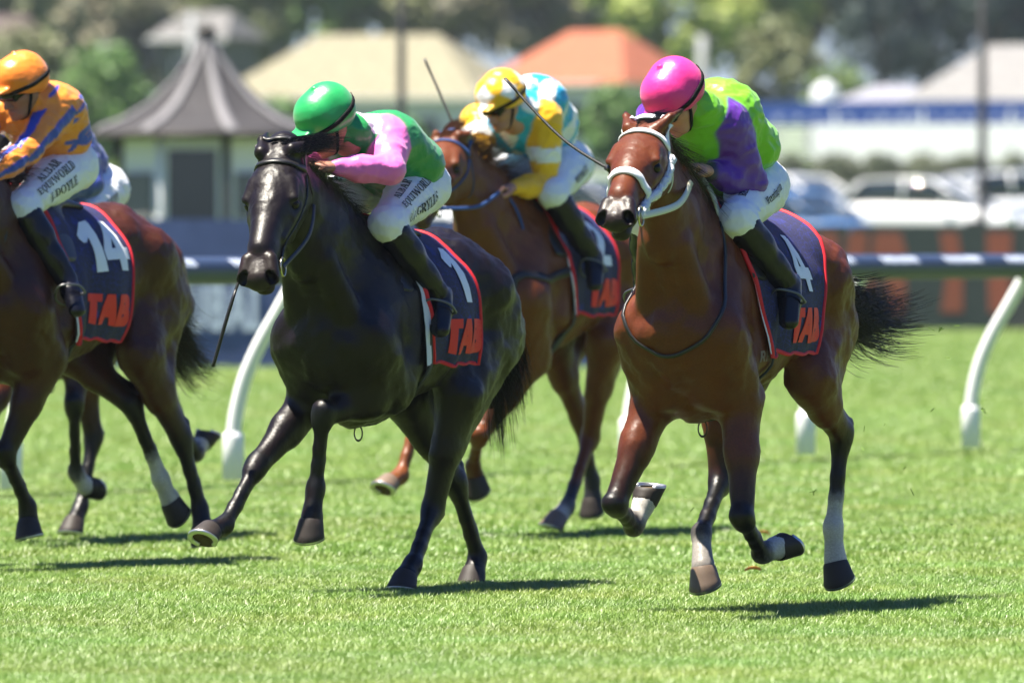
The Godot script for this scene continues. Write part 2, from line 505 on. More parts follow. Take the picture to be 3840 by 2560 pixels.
# ---------------------------------------------------------------- smooth bodies: tapered elliptical bones joined by a smooth minimum, meshed as surface nets
class Flesh:
	var A := PackedVector3Array()
	var AB := PackedVector3Array()
	var INV := PackedFloat32Array()
	var BAS: Array[Basis] = []
	var R0 := PackedVector3Array()
	var RD := PackedVector3Array()
	var K := PackedFloat32Array()
	var G := PackedInt32Array()
	var C0 := PackedColorArray()
	var C1 := PackedColorArray()
	var holes: Array = []          # [centre, basis, radii, colour]
	var cell := 0.012
	var relief := 0.0              # height of the uneven skin, folds or muscle, in metres
	var relief_scale := Vector3.ONE * 20.0
	var relief_seed := 1
	var ridged := false
	var fray := 0.0                # ragged edge where two coat colours meet, in metres
	var tint := 0.0                # how far the colour wanders
	var crisp := 240.0             # how sharply one bone's colour gives way to the next
	var paint: Callable            # colour by place: print and dye
	var verts := PackedVector3Array()
	var norms := PackedVector3Array()
	var cols := PackedColorArray()
	var index := PackedInt32Array()

	func bone(a: Vector3, b: Vector3, r0: Vector2, r1: Vector2, c0: Color, c1: Color, group := 0, k := 0.05, hint := Vector3.UP) -> void:
		var ab := b - a
		if ab.length() < 0.0005:
			ab = Vector3(0, 0, 0.0005)
		var u := ab.normalized()
		var w := u.cross(hint)
		if w.length() < 0.05:
			w = u.cross(Vector3(0, 0, 1))
		if w.length() < 0.05:
			w = u.cross(Vector3(1, 0, 0))
		w = w.normalized()
		var h := w.cross(u).normalized()
		A.append(a); AB.append(ab); INV.append(1.0 / ab.length_squared())
		BAS.append(Basis(Vector3(w.x, h.x, u.x), Vector3(w.y, h.y, u.y), Vector3(w.z, h.z, u.z)))
		var m0 := minf(r0.x, r0.y)
		var m1 := minf(r1.x, r1.y)
		R0.append(Vector3(r0.x, r0.y, m0)); RD.append(Vector3(r1.x - r0.x, r1.y - r0.y, m1 - m0))
		K.append(k); G.append(group); C0.append(c0); C1.append(c1)

	func hole(at: Vector3, axis: Vector3, radii: Vector3, color: Color, hint := Vector3.UP) -> void:
		var u := axis.normalized()
		var w := u.cross(hint).normalized()
		var h := w.cross(u)
		holes.append([at, Basis(Vector3(w.x, h.x, u.x), Vector3(w.y, h.y, u.y), Vector3(w.z, h.z, u.z)), radii, color])

	func one(i: int, p: Vector3) -> float:
		var q := p - A[i]
		var t := clampf(q.dot(AB[i]) * INV[i], 0.0, 1.0)
		var r := R0[i] + RD[i] * t
		return (((BAS[i] * (q - AB[i] * t)) / r).length() - 1.0) * r.z

	func field(p: Vector3, ids: PackedInt32Array) -> float:
		# ids are sorted by group: 0 is the trunk, every other group is a limb that joins the trunk only
		var d0 := 10.0
		var best := 10.0
		var dg := 10.0
		var g := 0
		for i in ids:
			var q := p - A[i]
			var t := clampf(q.dot(AB[i]) * INV[i], 0.0, 1.0)
			var r := R0[i] + RD[i] * t
			var d := (((BAS[i] * (q - AB[i] * t)) / r).length() - 1.0) * r.z
			var k := K[i]
			if G[i] == 0:
				var h := maxf(k - absf(d0 - d), 0.0)
				d0 = minf(d0, d) - h * h * 0.25 / k
			else:
				if G[i] != g:
					if g != 0:
						var h2 := maxf(0.05 - absf(d0 - dg), 0.0)
						best = minf(best, minf(d0, dg) - h2 * h2 * 5.0)
					g = G[i]
					dg = 10.0
				var h3 := maxf(k - absf(dg - d), 0.0)
				dg = minf(dg, d) - h3 * h3 * 0.25 / k
		if g != 0:
			var h4 := maxf(0.05 - absf(d0 - dg), 0.0)
			best = minf(best, minf(d0, dg) - h4 * h4 * 5.0)
		best = minf(best, d0)
		for o in holes:
			var c: Vector3 = o[0]
			if absf(p.x - c.x) + absf(p.y - c.y) + absf(p.z - c.z) < 0.25:
				var rr: Vector3 = o[2]
				var b: Basis = o[1]
				best = maxf(best, -(((b * (p - c)) / rr).length() - 1.0) * minf(rr.x, minf(rr.y, rr.z)))
		return best

	func near(c: Vector3, reach: float) -> PackedInt32Array:
		var low := 10.0
		var d := PackedFloat32Array()
		d.resize(A.size())
		for i in A.size():
			d[i] = one(i, c)
			low = minf(low, d[i])
		var ids := PackedInt32Array()
		var lim := low + reach
		for g in 8:
			for i in A.size():
				if G[i] == g and d[i] < lim:
					ids.append(i)
		return ids

	func on_skin(p: Vector3, lift := 0.0) -> Vector3:
		var ids := near(p, 0.25)
		for n in 5:
			var e := 0.004
			var d := field(p, ids)
			var gr := Vector3(field(p + Vector3(e, 0, 0), ids) - d, field(p + Vector3(0, e, 0), ids) - d, field(p + Vector3(0, 0, e), ids) - d) / e
			if gr.length() < 0.05:
				break
			p -= gr.normalized() * (d - lift) / maxf(gr.length(), 0.3) * 0.9
		return p

	func slope(p: Vector3) -> Vector3:
		var ids := near(p, 0.2)
		var e := 0.006
		return Vector3(field(p + Vector3(e, 0, 0), ids) - field(p - Vector3(e, 0, 0), ids), field(p + Vector3(0, e, 0), ids) - field(p - Vector3(0, e, 0), ids), field(p + Vector3(0, 0, e), ids) - field(p - Vector3(0, 0, e), ids)).normalized()

	func cast(from: Vector3, dir: Vector3, far: float) -> float:
		# distance along dir at which the ray coming in from outside meets the skin
		var ids := near(from + dir * far * 0.6, 0.5)
		var t := far
		for n in 60:
			var d := field(from + dir * t, ids)
			if d < 0.0015:
				return t
			t -= maxf(d * 0.8, 0.002)
			if t < 0.0:
				return 0.0
		return t

	func grow() -> void:
		var lo := Vector3.ONE * 100.0
		var hi := -lo
		for i in A.size():
			var r := maxf(maxf(R0[i].x, R0[i].y), maxf(R0[i].x + RD[i].x, R0[i].y + RD[i].y)) + 0.03
			var b := A[i] + AB[i]
			lo = lo.min(A[i] - Vector3.ONE * r).min(b - Vector3.ONE * r)
			hi = hi.max(A[i] + Vector3.ONE * r).max(b + Vector3.ONE * r)
		var nb := 8
		var bs := cell * nb
		var bx := int(ceil((hi.x - lo.x) / bs)) + 1
		var by := int(ceil((hi.y - lo.y) / bs)) + 1
		var bz := int(ceil((hi.z - lo.z) / bs)) + 1
		var nx := bx * nb
		var ny := by * nb
		var nz := bz * nb
		var sy := nx
		var sz := nx * ny
		var val := PackedFloat32Array()
		val.resize(nx * ny * nz)
		val.fill(1.0)
		var vid := PackedInt32Array()
		vid.resize(nx * ny * nz)
		vid.fill(-1)
		var R := bs * 0.8661
		var live: Array = []
		var half := Vector3.ONE * bs * 0.5
		for k in bz:
			for j in by:
				for i in bx:
					var o := lo + Vector3(i, j, k) * bs
					var c := o + half
					var low := 10.0
					for n in A.size():
						low = minf(low, one(n, c))
						if low < -R - 0.04:
							break
					if low > R + 0.06:
						continue
					var base := i * nb + j * nb * sy + k * nb * sz
					if low < -R - 0.04 and holes.is_empty():
						for kk in nb:
							for jj in nb:
								var at := base + jj * sy + kk * sz
								for ii in nb:
									val[at + ii] = -1.0
						continue
					var ids := near(c, 2.0 * R + 0.06)
					for kk in nb:
						for jj in nb:
							var at := base + jj * sy + kk * sz
							var p := o + Vector3(0, jj, kk) * cell
							for ii in nb:
								val[at + ii] = field(p, ids)
								p.x += cell
					live.append([base, o, ids])
		# vertices
		var noise := FastNoiseLite.new()
		noise.seed = relief_seed
		noise.frequency = 1.0
		noise.fractal_octaves = 2 if ridged else 4
		if ridged:
			noise.fractal_type = FastNoiseLite.FRACTAL_RIDGED
		var shades := FastNoiseLite.new()
		shades.seed = relief_seed + 7
		shades.frequency = 9.0
		shades.fractal_octaves = 3
		var step := [0, 1, sy, sy + 1, sz, sz + 1, sz + sy, sz + sy + 1]
		var edges := PackedInt32Array([0, 1, 2, 3, 4, 5, 6, 7, 0, 2, 1, 3, 4, 6, 5, 7, 0, 4, 1, 5, 2, 6, 3, 7])
		var corner := PackedVector3Array()
		for n in 8:
			corner.append(Vector3(n & 1, (n >> 1) & 1, n >> 2))
		var total := nx * ny * nz
		for blk in live:
			var base: int = blk[0]
			var o: Vector3 = blk[1]
			var ids: PackedInt32Array = blk[2]
			for kk in nb:
				for jj in nb:
					for ii in nb:
						var at := base + ii + jj * sy + kk * sz
						if at + step[7] >= total:
							continue
						var v0 := val[at]
						var v1 := val[at + 1]
						var v2 := val[at + sy]
						var v3 := val[at + sy + 1]
						var v4 := val[at + sz]
						var v5 := val[at + sz + 1]
						var v6 := val[at + sz + sy]
						var v7 := val[at + sz + sy + 1]
						var s := int(v0 < 0.0) + int(v1 < 0.0) + int(v2 < 0.0) + int(v3 < 0.0) + int(v4 < 0.0) + int(v5 < 0.0) + int(v6 < 0.0) + int(v7 < 0.0)
						if s == 0 or s == 8:
							continue
						var vv := [v0, v1, v2, v3, v4, v5, v6, v7]
						var sum := Vector3.ZERO
						var cnt := 0
						for e in 12:
							var ea := edges[e * 2]
							var eb := edges[e * 2 + 1]
							var fa: float = vv[ea]
							var fb: float = vv[eb]
							if (fa < 0.0) != (fb < 0.0):
								sum += corner[ea].lerp(corner[eb], fa / (fa - fb))
								cnt += 1
						var p := o + (Vector3(ii, jj, kk) + sum / cnt) * cell
						var n := Vector3((v1 + v3 + v5 + v7) - (v0 + v2 + v4 + v6), (v2 + v3 + v6 + v7) - (v0 + v1 + v4 + v5), (v4 + v5 + v6 + v7) - (v0 + v1 + v2 + v3)).normalized()
						vid[at] = verts.size()
						var col := shade(p if fray == 0.0 else p + Vector3(1, 1, 1) * fray * shades.get_noise_3d(p.x * 9.0, p.y * 4.0, p.z * 9.0), ids)
						if paint.is_valid():
							col = paint.call(p, col)
						if tint > 0.0:
							var m := 1.0 + tint * shades.get_noise_3d(p.x, p.y, p.z)
							col = Color(col.r * m, col.g * m, col.b * m)
						if relief > 0.0:
							p += n * relief * (1.0 if ridged else clampf((thick(p, ids) - 0.045) / 0.07, 0.05, 1.0)) * noise.get_noise_3d(p.x * relief_scale.x, p.y * relief_scale.y, p.z * relief_scale.z)
						verts.append(p)
						cols.append(col)
		# faces
		for blk in live:
			var base: int = blk[0]
			for kk in nb:
				for jj in nb:
					for ii in nb:
						var at := base + ii + jj * sy + kk * sz
						var v := val[at] < 0.0
						if at + sz < total:
							if (val[at + 1] < 0.0) != v:
								quad(vid, at, at - sy, at - sy - sz, at - sz, v)
							if (val[at + sy] < 0.0) != v:
								quad(vid, at, at - sz, at - sz - 1, at - 1, v)
							if (val[at + sz] < 0.0) != v:
								quad(vid, at, at - 1, at - 1 - sy, at - sy, v)
		norms.resize(verts.size())
		for n in range(0, index.size(), 3):
			var a := index[n]
			var b := index[n + 1]
			var c := index[n + 2]
			var nn := (verts[c] - verts[a]).cross(verts[b] - verts[a])
			norms[a] += nn; norms[b] += nn; norms[c] += nn
		for n in norms.size():
			norms[n] = norms[n].normalized()

	func quad(vid: PackedInt32Array, a: int, b: int, c: int, d: int, flip: bool) -> void:
		if d < 0 or c < 0 or b < 0:
			return
		var va := vid[a]
		var vb := vid[b]
		var vc := vid[c]
		var vd := vid[d]
		if va < 0 or vb < 0 or vc < 0 or vd < 0:
			return
		if flip:
			index.append_array([va, vc, vb, va, vd, vc])
		else:
			index.append_array([va, vb, vc, va, vc, vd])

	func thick(p: Vector3, ids: PackedInt32Array) -> float:
		var low := 10.0
		var r := 0.0
		for i in ids:
			var d := one(i, p)
			if d < low:
				low = d
				r = R0[i].z
		return r

	func shade(p: Vector3, ids: PackedInt32Array) -> Color:
		for o in holes:
			var c: Vector3 = o[0]
			if p.distance_squared_to(c) < 0.02:
				var b: Basis = o[1]
				var rr: Vector3 = o[2]
				if ((b * (p - c)) / rr).length() < 1.06:
					return o[3]
		var sum := Color(0, 0, 0)
		var total := 0.0
		for i in ids:
			var q := p - A[i]
			var t := clampf(q.dot(AB[i]) * INV[i], 0.0, 1.0)
			var r := R0[i] + RD[i] * t
			var d := (((BAS[i] * (q - AB[i] * t)) / r).length() - 1.0) * r.z
			if d < 0.08:
				var w := exp(-maxf(d, -0.03) * crisp)
				sum += C0[i].lerp(C1[i], t) * w
				total += w
		return sum / maxf(total, 1e-9)



func flesh_mesh(list: Array) -> ArrayMesh:
	var v := PackedVector3Array()
	var n := PackedVector3Array()
	var c := PackedColorArray()
	var ix := PackedInt32Array()
	for f in list:
		var off := v.size()
		v.append_array(f.verts); n.append_array(f.norms); c.append_array(f.cols)
		if off == 0:
			ix = f.index.duplicate()
		else:
			for i in f.index:
				ix.append(i + off)
	var arr := []
	arr.resize(Mesh.ARRAY_MAX)
	arr[Mesh.ARRAY_VERTEX] = v
	arr[Mesh.ARRAY_NORMAL] = n
	arr[Mesh.ARRAY_COLOR] = c
	arr[Mesh.ARRAY_INDEX] = ix
	var m := ArrayMesh.new()
	m.add_surface_from_arrays(Mesh.PRIMITIVE_TRIANGLES, arr)
	return m


# ---------------------------------------------------------------- horses
# every horse has its own frame: x to its left, y up, z forward, the origin on the turf below the withers
func horse_flesh(p: Dictionary, c: Dictionary) -> Dictionary:
	var f := Flesh.new()
	f.cell = 0.0125 * float(c.get("coarse", 1.0))
	f.relief = 0.015
	f.relief_scale = Vector3(9, 7, 8)
	f.relief_seed = int(c.seed)
	f.tint = 0.22
	f.fray = 0.022
	var dy: float = p.dy
	var o := Vector3(0, dy, 0)
	var b: Color = c.body
	var u: Color = c.under
	var k: Color = c.points
	# trunk
	f.bone(o + Vector3(0, 1.10, 0.14), o + Vector3(0, 1.14, -0.30), Vector2(0.20, 0.37), Vector2(0.235, 0.30), b, b, 0, 0.06)
	f.bone(o + Vector3(0, 1.14, -0.30), o + Vector3(0, 1.19, -0.72), Vector2(0.24, 0.30), Vector2(0.20, 0.22), b, b, 0, 0.06)
	f.bone(o + Vector3(0, 0.92, 0.10), o + Vector3(0, 1.03, -0.50), Vector2(0.15, 0.20), Vector2(0.17, 0.14), u, u, 0, 0.08)
	f.bone(o + Vector3(0, 1.09, 0.12), o + Vector3(0, 1.03, 0.30), Vector2(0.19, 0.30), Vector2(0.15, 0.20), b, b, 0, 0.06)
	f.bone(o + Vector3(0, 1.39, 0.10), o + Vector3(0, 1.33, -0.40), Vector2(0.07, 0.12), Vector2(0.10, 0.12), b, b, 0, 0.07)
	f.bone(o + Vector3(0, 1.32, -0.45), o + Vector3(0, 1.33, -0.72), Vector2(0.13, 0.12), Vector2(0.16, 0.145), b, b, 0, 0.07)
	f.bone(o + Vector3(0, 1.30, -0.72), o + Vector3(0, 1.21, -1.08), Vector2(0.18, 0.17), Vector2(0.12, 0.14), b, b, 0, 0.07)
	f.bone(o + Vector3(0, 1.30, -1.05), o + Vector3(0, 1.25, -1.17), Vector2(0.05, 0.05), Vector2(0.032, 0.032), b, b, 0, 0.05)
	for s in [-1.0, 1.0]:
		# shoulder blade, upper arm, breast, loin, haunch
		f.bone(o + Vector3(s * 0.09, 1.36, -0.02), o + Vector3(s * 0.155, 1.05, 0.30), Vector2(0.15, 0.075), Vector2(0.12, 0.085), b, b, 0, 0.03, Vector3(s, 0.2, 0))
		f.bone(o + Vector3(s * 0.16, 1.22, -0.02), o + Vector3(s * 0.165, 0.95, -0.02), Vector2(0.12, 0.07), Vector2(0.10, 0.075), b, b, 0, 0.03, Vector3(s, 0, 0))
		f.bone(o + Vector3(s * 0.075, 1.04, 0.36), o + Vector3(s * 0.09, 0.82, 0.20), Vector2(0.085, 0.08), Vector2(0.085, 0.08), b, b, 0, 0.016)
		f.bone(o + Vector3(s * 0.105, 1.38, 0.09), o + Vector3(s * 0.165, 1.07, 0.29), Vector2(0.05, 0.045), Vector2(0.055, 0.05), b, b, 0, 0.016)
		f.bone(o + Vector3(s * 0.178, 1.15, -0.04), o + Vector3(s * 0.182, 0.95, 0.02), Vector2(0.075, 0.06), Vector2(0.065, 0.055), b, b, 0, 0.016, Vector3(s, 0, 0))
		f.bone(o + Vector3(s * 0.175, 1.20, -0.92), o + Vector3(s * 0.185, 0.97, -0.93), Vector2(0.085, 0.055), Vector2(0.07, 0.05), b, b, 0, 0.016, Vector3(s, 0, 0))
		f.bone(o + Vector3(s * 0.10, 1.33, -0.66), o + Vector3(s * 0.13, 1.24, -0.80), Vector2(0.10, 0.10), Vector2(0.15, 0.14), b, b, 0, 0.05)
		f.bone(o + Vector3(s * 0.13, 1.24, -0.80), o + Vector3(s * 0.115, 1.06, -1.08), Vector2(0.145, 0.15), Vector2(0.10, 0.12), b, b, 0, 0.05)
	# neck
	var poll: Vector3 = p.poll
	var root := o + Vector3(0, 1.22, 0.14)
	var mid := root.lerp(poll, 0.5) + Vector3(0, -0.035, 0.0)
	var top := poll + Vector3(0, -0.10, -0.07)
	f.bone(root, mid, Vector2(0.135, 0.27), Vector2(0.095, 0.19), b, b, 0, 0.07)
	f.bone(mid, top, Vector2(0.095, 0.19), Vector2(0.07, 0.125), b, b, 0, 0.05)
	f.bone(o + Vector3(0, 1.40, 0.06), mid + Vector3(0, 0.16, -0.03), Vector2(0.06, 0.08), Vector2(0.04, 0.05), b, b, 0, 0.06)
	for s in [-1.0, 1.0]:
		f.bone(o + Vector3(s * 0.10, 1.08, 0.33), mid + Vector3(s * 0.055, -0.10, 0.06), Vector2(0.066, 0.066), Vector2(0.05, 0.055), b, b, 0, 0.02)
	var wide: float = c.get("broad", 1.0)
	for i in f.A.size():
		var wd := lerpf(1.0, wide, smoothstep(-0.6, 0.05, f.A[i].z))
		f.A[i] = f.A[i] * Vector3(wd, 1, 1)
		f.AB[i] = f.AB[i] * Vector3(wd, 1, 1)
		f.INV[i] = 1.0 / f.AB[i].length_squared()
		f.R0[i] = f.R0[i] * Vector3(wd, 1, 1)
		f.RD[i] = f.RD[i] * Vector3(wd, 1, 1)
	# limbs, each its own group so that they never melt into one another
	var g := 1
	for name in ["RF", "LF"]:
		var s := -1.0 if name == "RF" else 1.0
		var J: Array = p[name]
		var knee: Vector3 = J[0]
		var fet: Vector3 = J[1]
		var cor: Vector3 = J[2]
		var elbow := o + Vector3(s * 0.155, 0.86, 0.06)
		var reach := knee - elbow
		if reach.length() > 0.43:
			elbow = knee - reach.normalized() * lerpf(reach.length(), 0.43, 0.7)
		var sock: Array = c[name]
		var d1 := (knee - elbow).normalized()
		var f1 := d1.cross(Vector3(1, 0, 0)).normalized()
		f.bone(o + Vector3(s * 0.15, 1.03, 0.28), elbow, Vector2(0.105, 0.115), Vector2(0.085, 0.10), b, b, g, 0.05, Vector3(0, 0, 1))
		f.bone(elbow, elbow.lerp(knee, 0.5), Vector2(0.075, 0.092), Vector2(0.058, 0.068), b, b, g, 0.04, f1)
		f.bone(elbow.lerp(knee, 0.12) + f1 * 0.02, elbow.lerp(knee, 0.45) + f1 * 0.012, Vector2(0.06, 0.065), Vector2(0.05, 0.055), b, b, g, 0.03, f1)
		f.bone(elbow.lerp(knee, 0.45), knee, Vector2(0.060, 0.070), Vector2(0.040, 0.044), b.lerp(sock[0], 0.25), sock[0], g, 0.03, f1)
		var d2 := (fet - knee).normalized()
		var f2 := d2.cross(Vector3(1, 0, 0)).normalized()
		f.bone(knee - d2 * 0.025 + f2 * 0.006, knee + d2 * 0.03 + f2 * 0.006, Vector2(0.047, 0.042), Vector2(0.043, 0.040), sock[0], sock[0], g, 0.02, f2)
		f.bone(knee - d1 * 0.01 - f2 * 0.035, knee + d2 * 0.03 - f2 * 0.028, Vector2(0.022, 0.022), Vector2(0.020, 0.020), sock[0], sock[0], g, 0.02, f2)
		lower_leg(f, knee, fet, cor, sock, g, f2, 0.029)
		g += 1
	for name in ["RH", "LH"]:
		var s := -1.0 if name == "RH" else 1.0
		var J: Array = p[name]
		var hock: Vector3 = J[0]
		var fet: Vector3 = J[1]
		var cor: Vector3 = J[2]
		var sock: Array = c[name]
		var hip := o + Vector3(s * 0.125, 1.10, -0.90)
		var stifle := o + Vector3(s * 0.165, 0.86, -0.66)
		var span := stifle - hock
		if span.length() > 0.46:
			stifle = hock + span.normalized() * lerpf(span.length(), 0.46, 0.6)
		stifle = stifle.lerp(Vector3(stifle.x, stifle.y, hock.z + 0.22), 0.25)
		var d1 := (hock - stifle).normalized()
		var f1 := d1.cross(Vector3(1, 0, 0)).normalized()
		f.bone(hip, stifle, Vector2(0.115, 0.20), Vector2(0.09, 0.12), b, b, g, 0.05, Vector3(0, 0, 1))
		f.bone(o + Vector3(s * 0.10, 1.02, -1.07), stifle.lerp(hock, 0.42) - f1 * 0.045, Vector2(0.095, 0.10), Vector2(0.05, 0.055), b, b, g, 0.05)
		f.bone(stifle, stifle.lerp(hock, 0.5), Vector2(0.082, 0.11), Vector2(0.058, 0.082), b, b, g, 0.045, f1)
		f.bone(stifle.lerp(hock, 0.45), hock, Vector2(0.056, 0.078), Vector2(0.040, 0.050), b, sock[0], g, 0.03, f1)
		var d2 := (fet - hock).normalized()
		var f2 := d2.cross(Vector3(1, 0, 0)).normalized()
		var heel := hock - d2 * 0.055 - f2 * 0.062
		f.bone(hock - d2 * 0.02, hock + d2 * 0.045, Vector2(0.043, 0.052), Vector2(0.037, 0.044), sock[0], sock[0], g, 0.025, f2)
		f.bone(hock + d2 * 0.02 - f2 * 0.03, heel, Vector2(0.024, 0.028), Vector2(0.020, 0.022), sock[0], sock[0], g, 0.02, f2)
		f.bone(stifle.lerp(hock, 0.55) - f1 * 0.055, heel, Vector2(0.02, 0.026), Vector2(0.015, 0.018), b, sock[0], g, 0.02, f1)
		lower_leg(f, hock, fet, cor, sock, g, f2, 0.032)
		g += 1
	# head, on a finer grid of its own
	var h := Flesh.new()
	h.cell = 0.0075 * float(c.get("coarse", 1.0))
	h.relief = 0.0042
	h.relief_scale = Vector3.ONE * 20.0
	h.relief_seed = int(c.seed) + 3
	h.tint = 0.2
	var X := head_frame(p)
	var m: Color = c.muzzle
	var hs: float = p.get("head_size", 1.08)
	var hb := func(a: Vector3, q: Vector3, r0: Vector2, r1: Vector2, c0: Color, c1: Color, g0: int, k0: float, hint: Vector3) -> void: h.bone(a, q, r0 * hs, r1 * hs, c0, c1, g0, k0, hint)
	var A := func(w: float, v: float, uu: float) -> Vector3: return X * Vector3(w, v, uu)
	var up: Vector3 = X.basis.y
	hb.call(A.call(0, -0.085, -0.06), A.call(0, -0.072, 0.16), Vector2(0.078, 0.10), Vector2(0.096, 0.098), b, b, 0, 0.04, up)
	hb.call(A.call(0, -0.066, 0.14), A.call(0, -0.07, 0.25), Vector2(0.098, 0.09), Vector2(0.080, 0.088), b, b, 0, 0.04, up)
	hb.call(A.call(0, -0.068, 0.25), A.call(0, -0.066, 0.44), Vector2(0.070, 0.082), Vector2(0.048, 0.06), b, b, 0, 0.035, up)
	hb.call(A.call(0, -0.016, 0.10), A.call(0, -0.026, 0.46), Vector2(0.055, 0.03), Vector2(0.030, 0.024), b, b, 0, 0.03, up)
	hb.call(A.call(0, -0.072, 0.44), A.call(0, -0.088, 0.555), Vector2(0.050, 0.056), Vector2(0.050, 0.046), b.lerp(m, 0.4), m, 0, 0.03, up)
	hb.call(A.call(0, -0.142, 0.42), A.call(0, -0.160, 0.525), Vector2(0.034, 0.030), Vector2(0.036, 0.028), m, m, 0, 0.02, up)
	for s in [-1.0, 1.0]:
		hb.call(A.call(s * 0.045, -0.165, 0.05), A.call(s * 0.034, -0.150, 0.25), Vector2(0.045, 0.095), Vector2(0.030, 0.055), b, b, 0, 0.03, up)
		hb.call(A.call(s * 0.030, -0.14, 0.25), A.call(s * 0.022, -0.130, 0.44), Vector2(0.028, 0.045), Vector2(0.024, 0.030), b, m, 0, 0.03, up)
		# brow, rim below the eye, facial crest
		hb.call(A.call(s * 0.066, -0.008, 0.150), A.call(s * 0.088, -0.022, 0.222), Vector2(0.024, 0.020), Vector2(0.019, 0.014), b, b, 0, 0.018, up)
		hb.call(A.call(s * 0.088, -0.080, 0.205), A.call(s * 0.074, -0.074, 0.265), Vector2(0.014, 0.012), Vector2(0.014, 0.012), b, b, 0, 0.018, up)
		h.hole(A.call(s * 0.096, -0.050, 0.228), X.basis.x, Vector3(0.021, 0.017, 0.020) * hs, k, up)
		hb.call(A.call(s * 0.078, -0.095, 0.22), A.call(s * 0.056, -0.085, 0.36), Vector2(0.014, 0.014), Vector2(0.010, 0.010), b, b, 0, 0.025, up)
		# nostril: a flared rim round a hollow
		hb.call(A.call(s * 0.043, -0.048, 0.500), A.call(s * 0.053, -0.078, 0.565), Vector2(0.024, 0.026), Vector2(0.026, 0.028), m, m, 0, 0.02, up)
		h.hole(A.call(s * 0.058, -0.066, 0.582), (X.basis.z * 0.8 + X.basis.x * s * 0.6), Vector3(0.019, 0.028, 0.040) * hs, Color(0.006, 0.004, 0.004), up)
		# ear
		var tip: Vector3 = p.earR if s < 0.0 else p.earL
		var base: Vector3 = A.call(s * 0.062, 0.0, -0.005)
		var ax := (tip - base).normalized()
		var open: Vector3 = (X.basis.z * 0.7 + X.basis.x * s * 0.7).normalized()
		if p.get("ears_back", false) and s > 0.0:
			open = (X.basis.x * 0.8 - X.basis.y * 0.4).normalized()
		var md := base.lerp(tip, 0.38)
		hb.call(base - ax * 0.02, md, Vector2(0.028, 0.026), Vector2(0.030, 0.019), b, b, 0, 0.02, open)
		hb.call(md, tip, Vector2(0.030, 0.018), Vector2(0.007, 0.006), b, c.points, 0, 0.015, open)
		h.hole(md + open * 0.021 + ax * 0.012, ax, Vector3(0.022, 0.014, base.distance_to(tip) * 0.36), Color(0.24, 0.19, 0.155), open)
	return {"body": f, "head": h, "frame": X}


func lower_leg(f: Flesh, a: Vector3, fet: Vector3, cor: Vector3, sock: Array, g: int, f2: Vector3, r: float) -> void:
	var d := (fet - a).normalized()
	var m := a.lerp(fet, 0.45)
	f.bone(a + f2 * 0.004, m + f2 * 0.004, Vector2(r + 0.004, r + 0.004), Vector2(r * 0.86, r * 0.86), sock[0], sock[1], g, 0.015, f2)
	var m2 := a.lerp(fet, 0.68)
	f.bone(m + f2 * 0.004, m2 + f2 * 0.002, Vector2(r * 0.86, r * 0.86), Vector2(r * 0.88, r * 0.88), sock[1], sock[1], g, 0.015, f2)
	f.bone(m2 + f2 * 0.002, fet, Vector2(r * 0.88, r * 0.88), Vector2(r * 1.02, r), sock[2], sock[2], g, 0.015, f2)
	var t0 := a - f2 * 0.024 + d * 0.03
	var t1 := fet - f2 * 0.022 - d * 0.03
	f.bone(t0, t0.lerp(t1, 0.62), Vector2(r * 0.55, r * 0.5), Vector2(r * 0.58, r * 0.53), sock[0], sock[1], g, 0.018, f2)
	f.bone(t0.lerp(t1, 0.62), t1, Vector2(r * 0.58, r * 0.53), Vector2(r * 0.6, r * 0.55), sock[2], sock[2], g, 0.018, f2)
	var e := (cor - fet).normalized()
	var f3 := e.cross(Vector3(1, 0, 0)).normalized()
	f.bone(fet - d * 0.008, fet + e * 0.012, Vector2(0.037, 0.038), Vector2(0.036, 0.038), sock[2], sock[2], g, 0.018, f2)
	f.bone(fet - (f2 + f3).normalized() * 0.024, fet - (f2 + f3).normalized() * 0.026 + e * 0.02, Vector2(0.022, 0.022), Vector2(0.020, 0.020), sock[2], sock[2], g, 0.018, f2)
	f.bone(fet, cor, Vector2(0.032, 0.032), Vector2(0.044, 0.043), sock[3], sock[3], g, 0.02, f3)
	f.bone(cor - f3 * 0.02 - e * 0.01, cor - f3 * 0.022 + e * 0.015, Vector2(0.034, 0.026), Vector2(0.036, 0.026), sock[3], sock[3], g, 0.02, f3)


func head_frame(p: Dictionary) -> Transform3D:
	var z: Vector3 = (p.nose - p.poll).normalized()
	var side: Vector3 = (p.get("side", Vector3(1, 0, 0)))
	var y := z.cross(side).normalized()
	if y.y < 0.0 and z.y > -0.9:
		y = -y
	var x := y.cross(z).normalized()
	var hs: float = p.get("head_size", 1.08)
	return Transform3D(Basis(x * hs, y * hs, z * hs), p.poll)


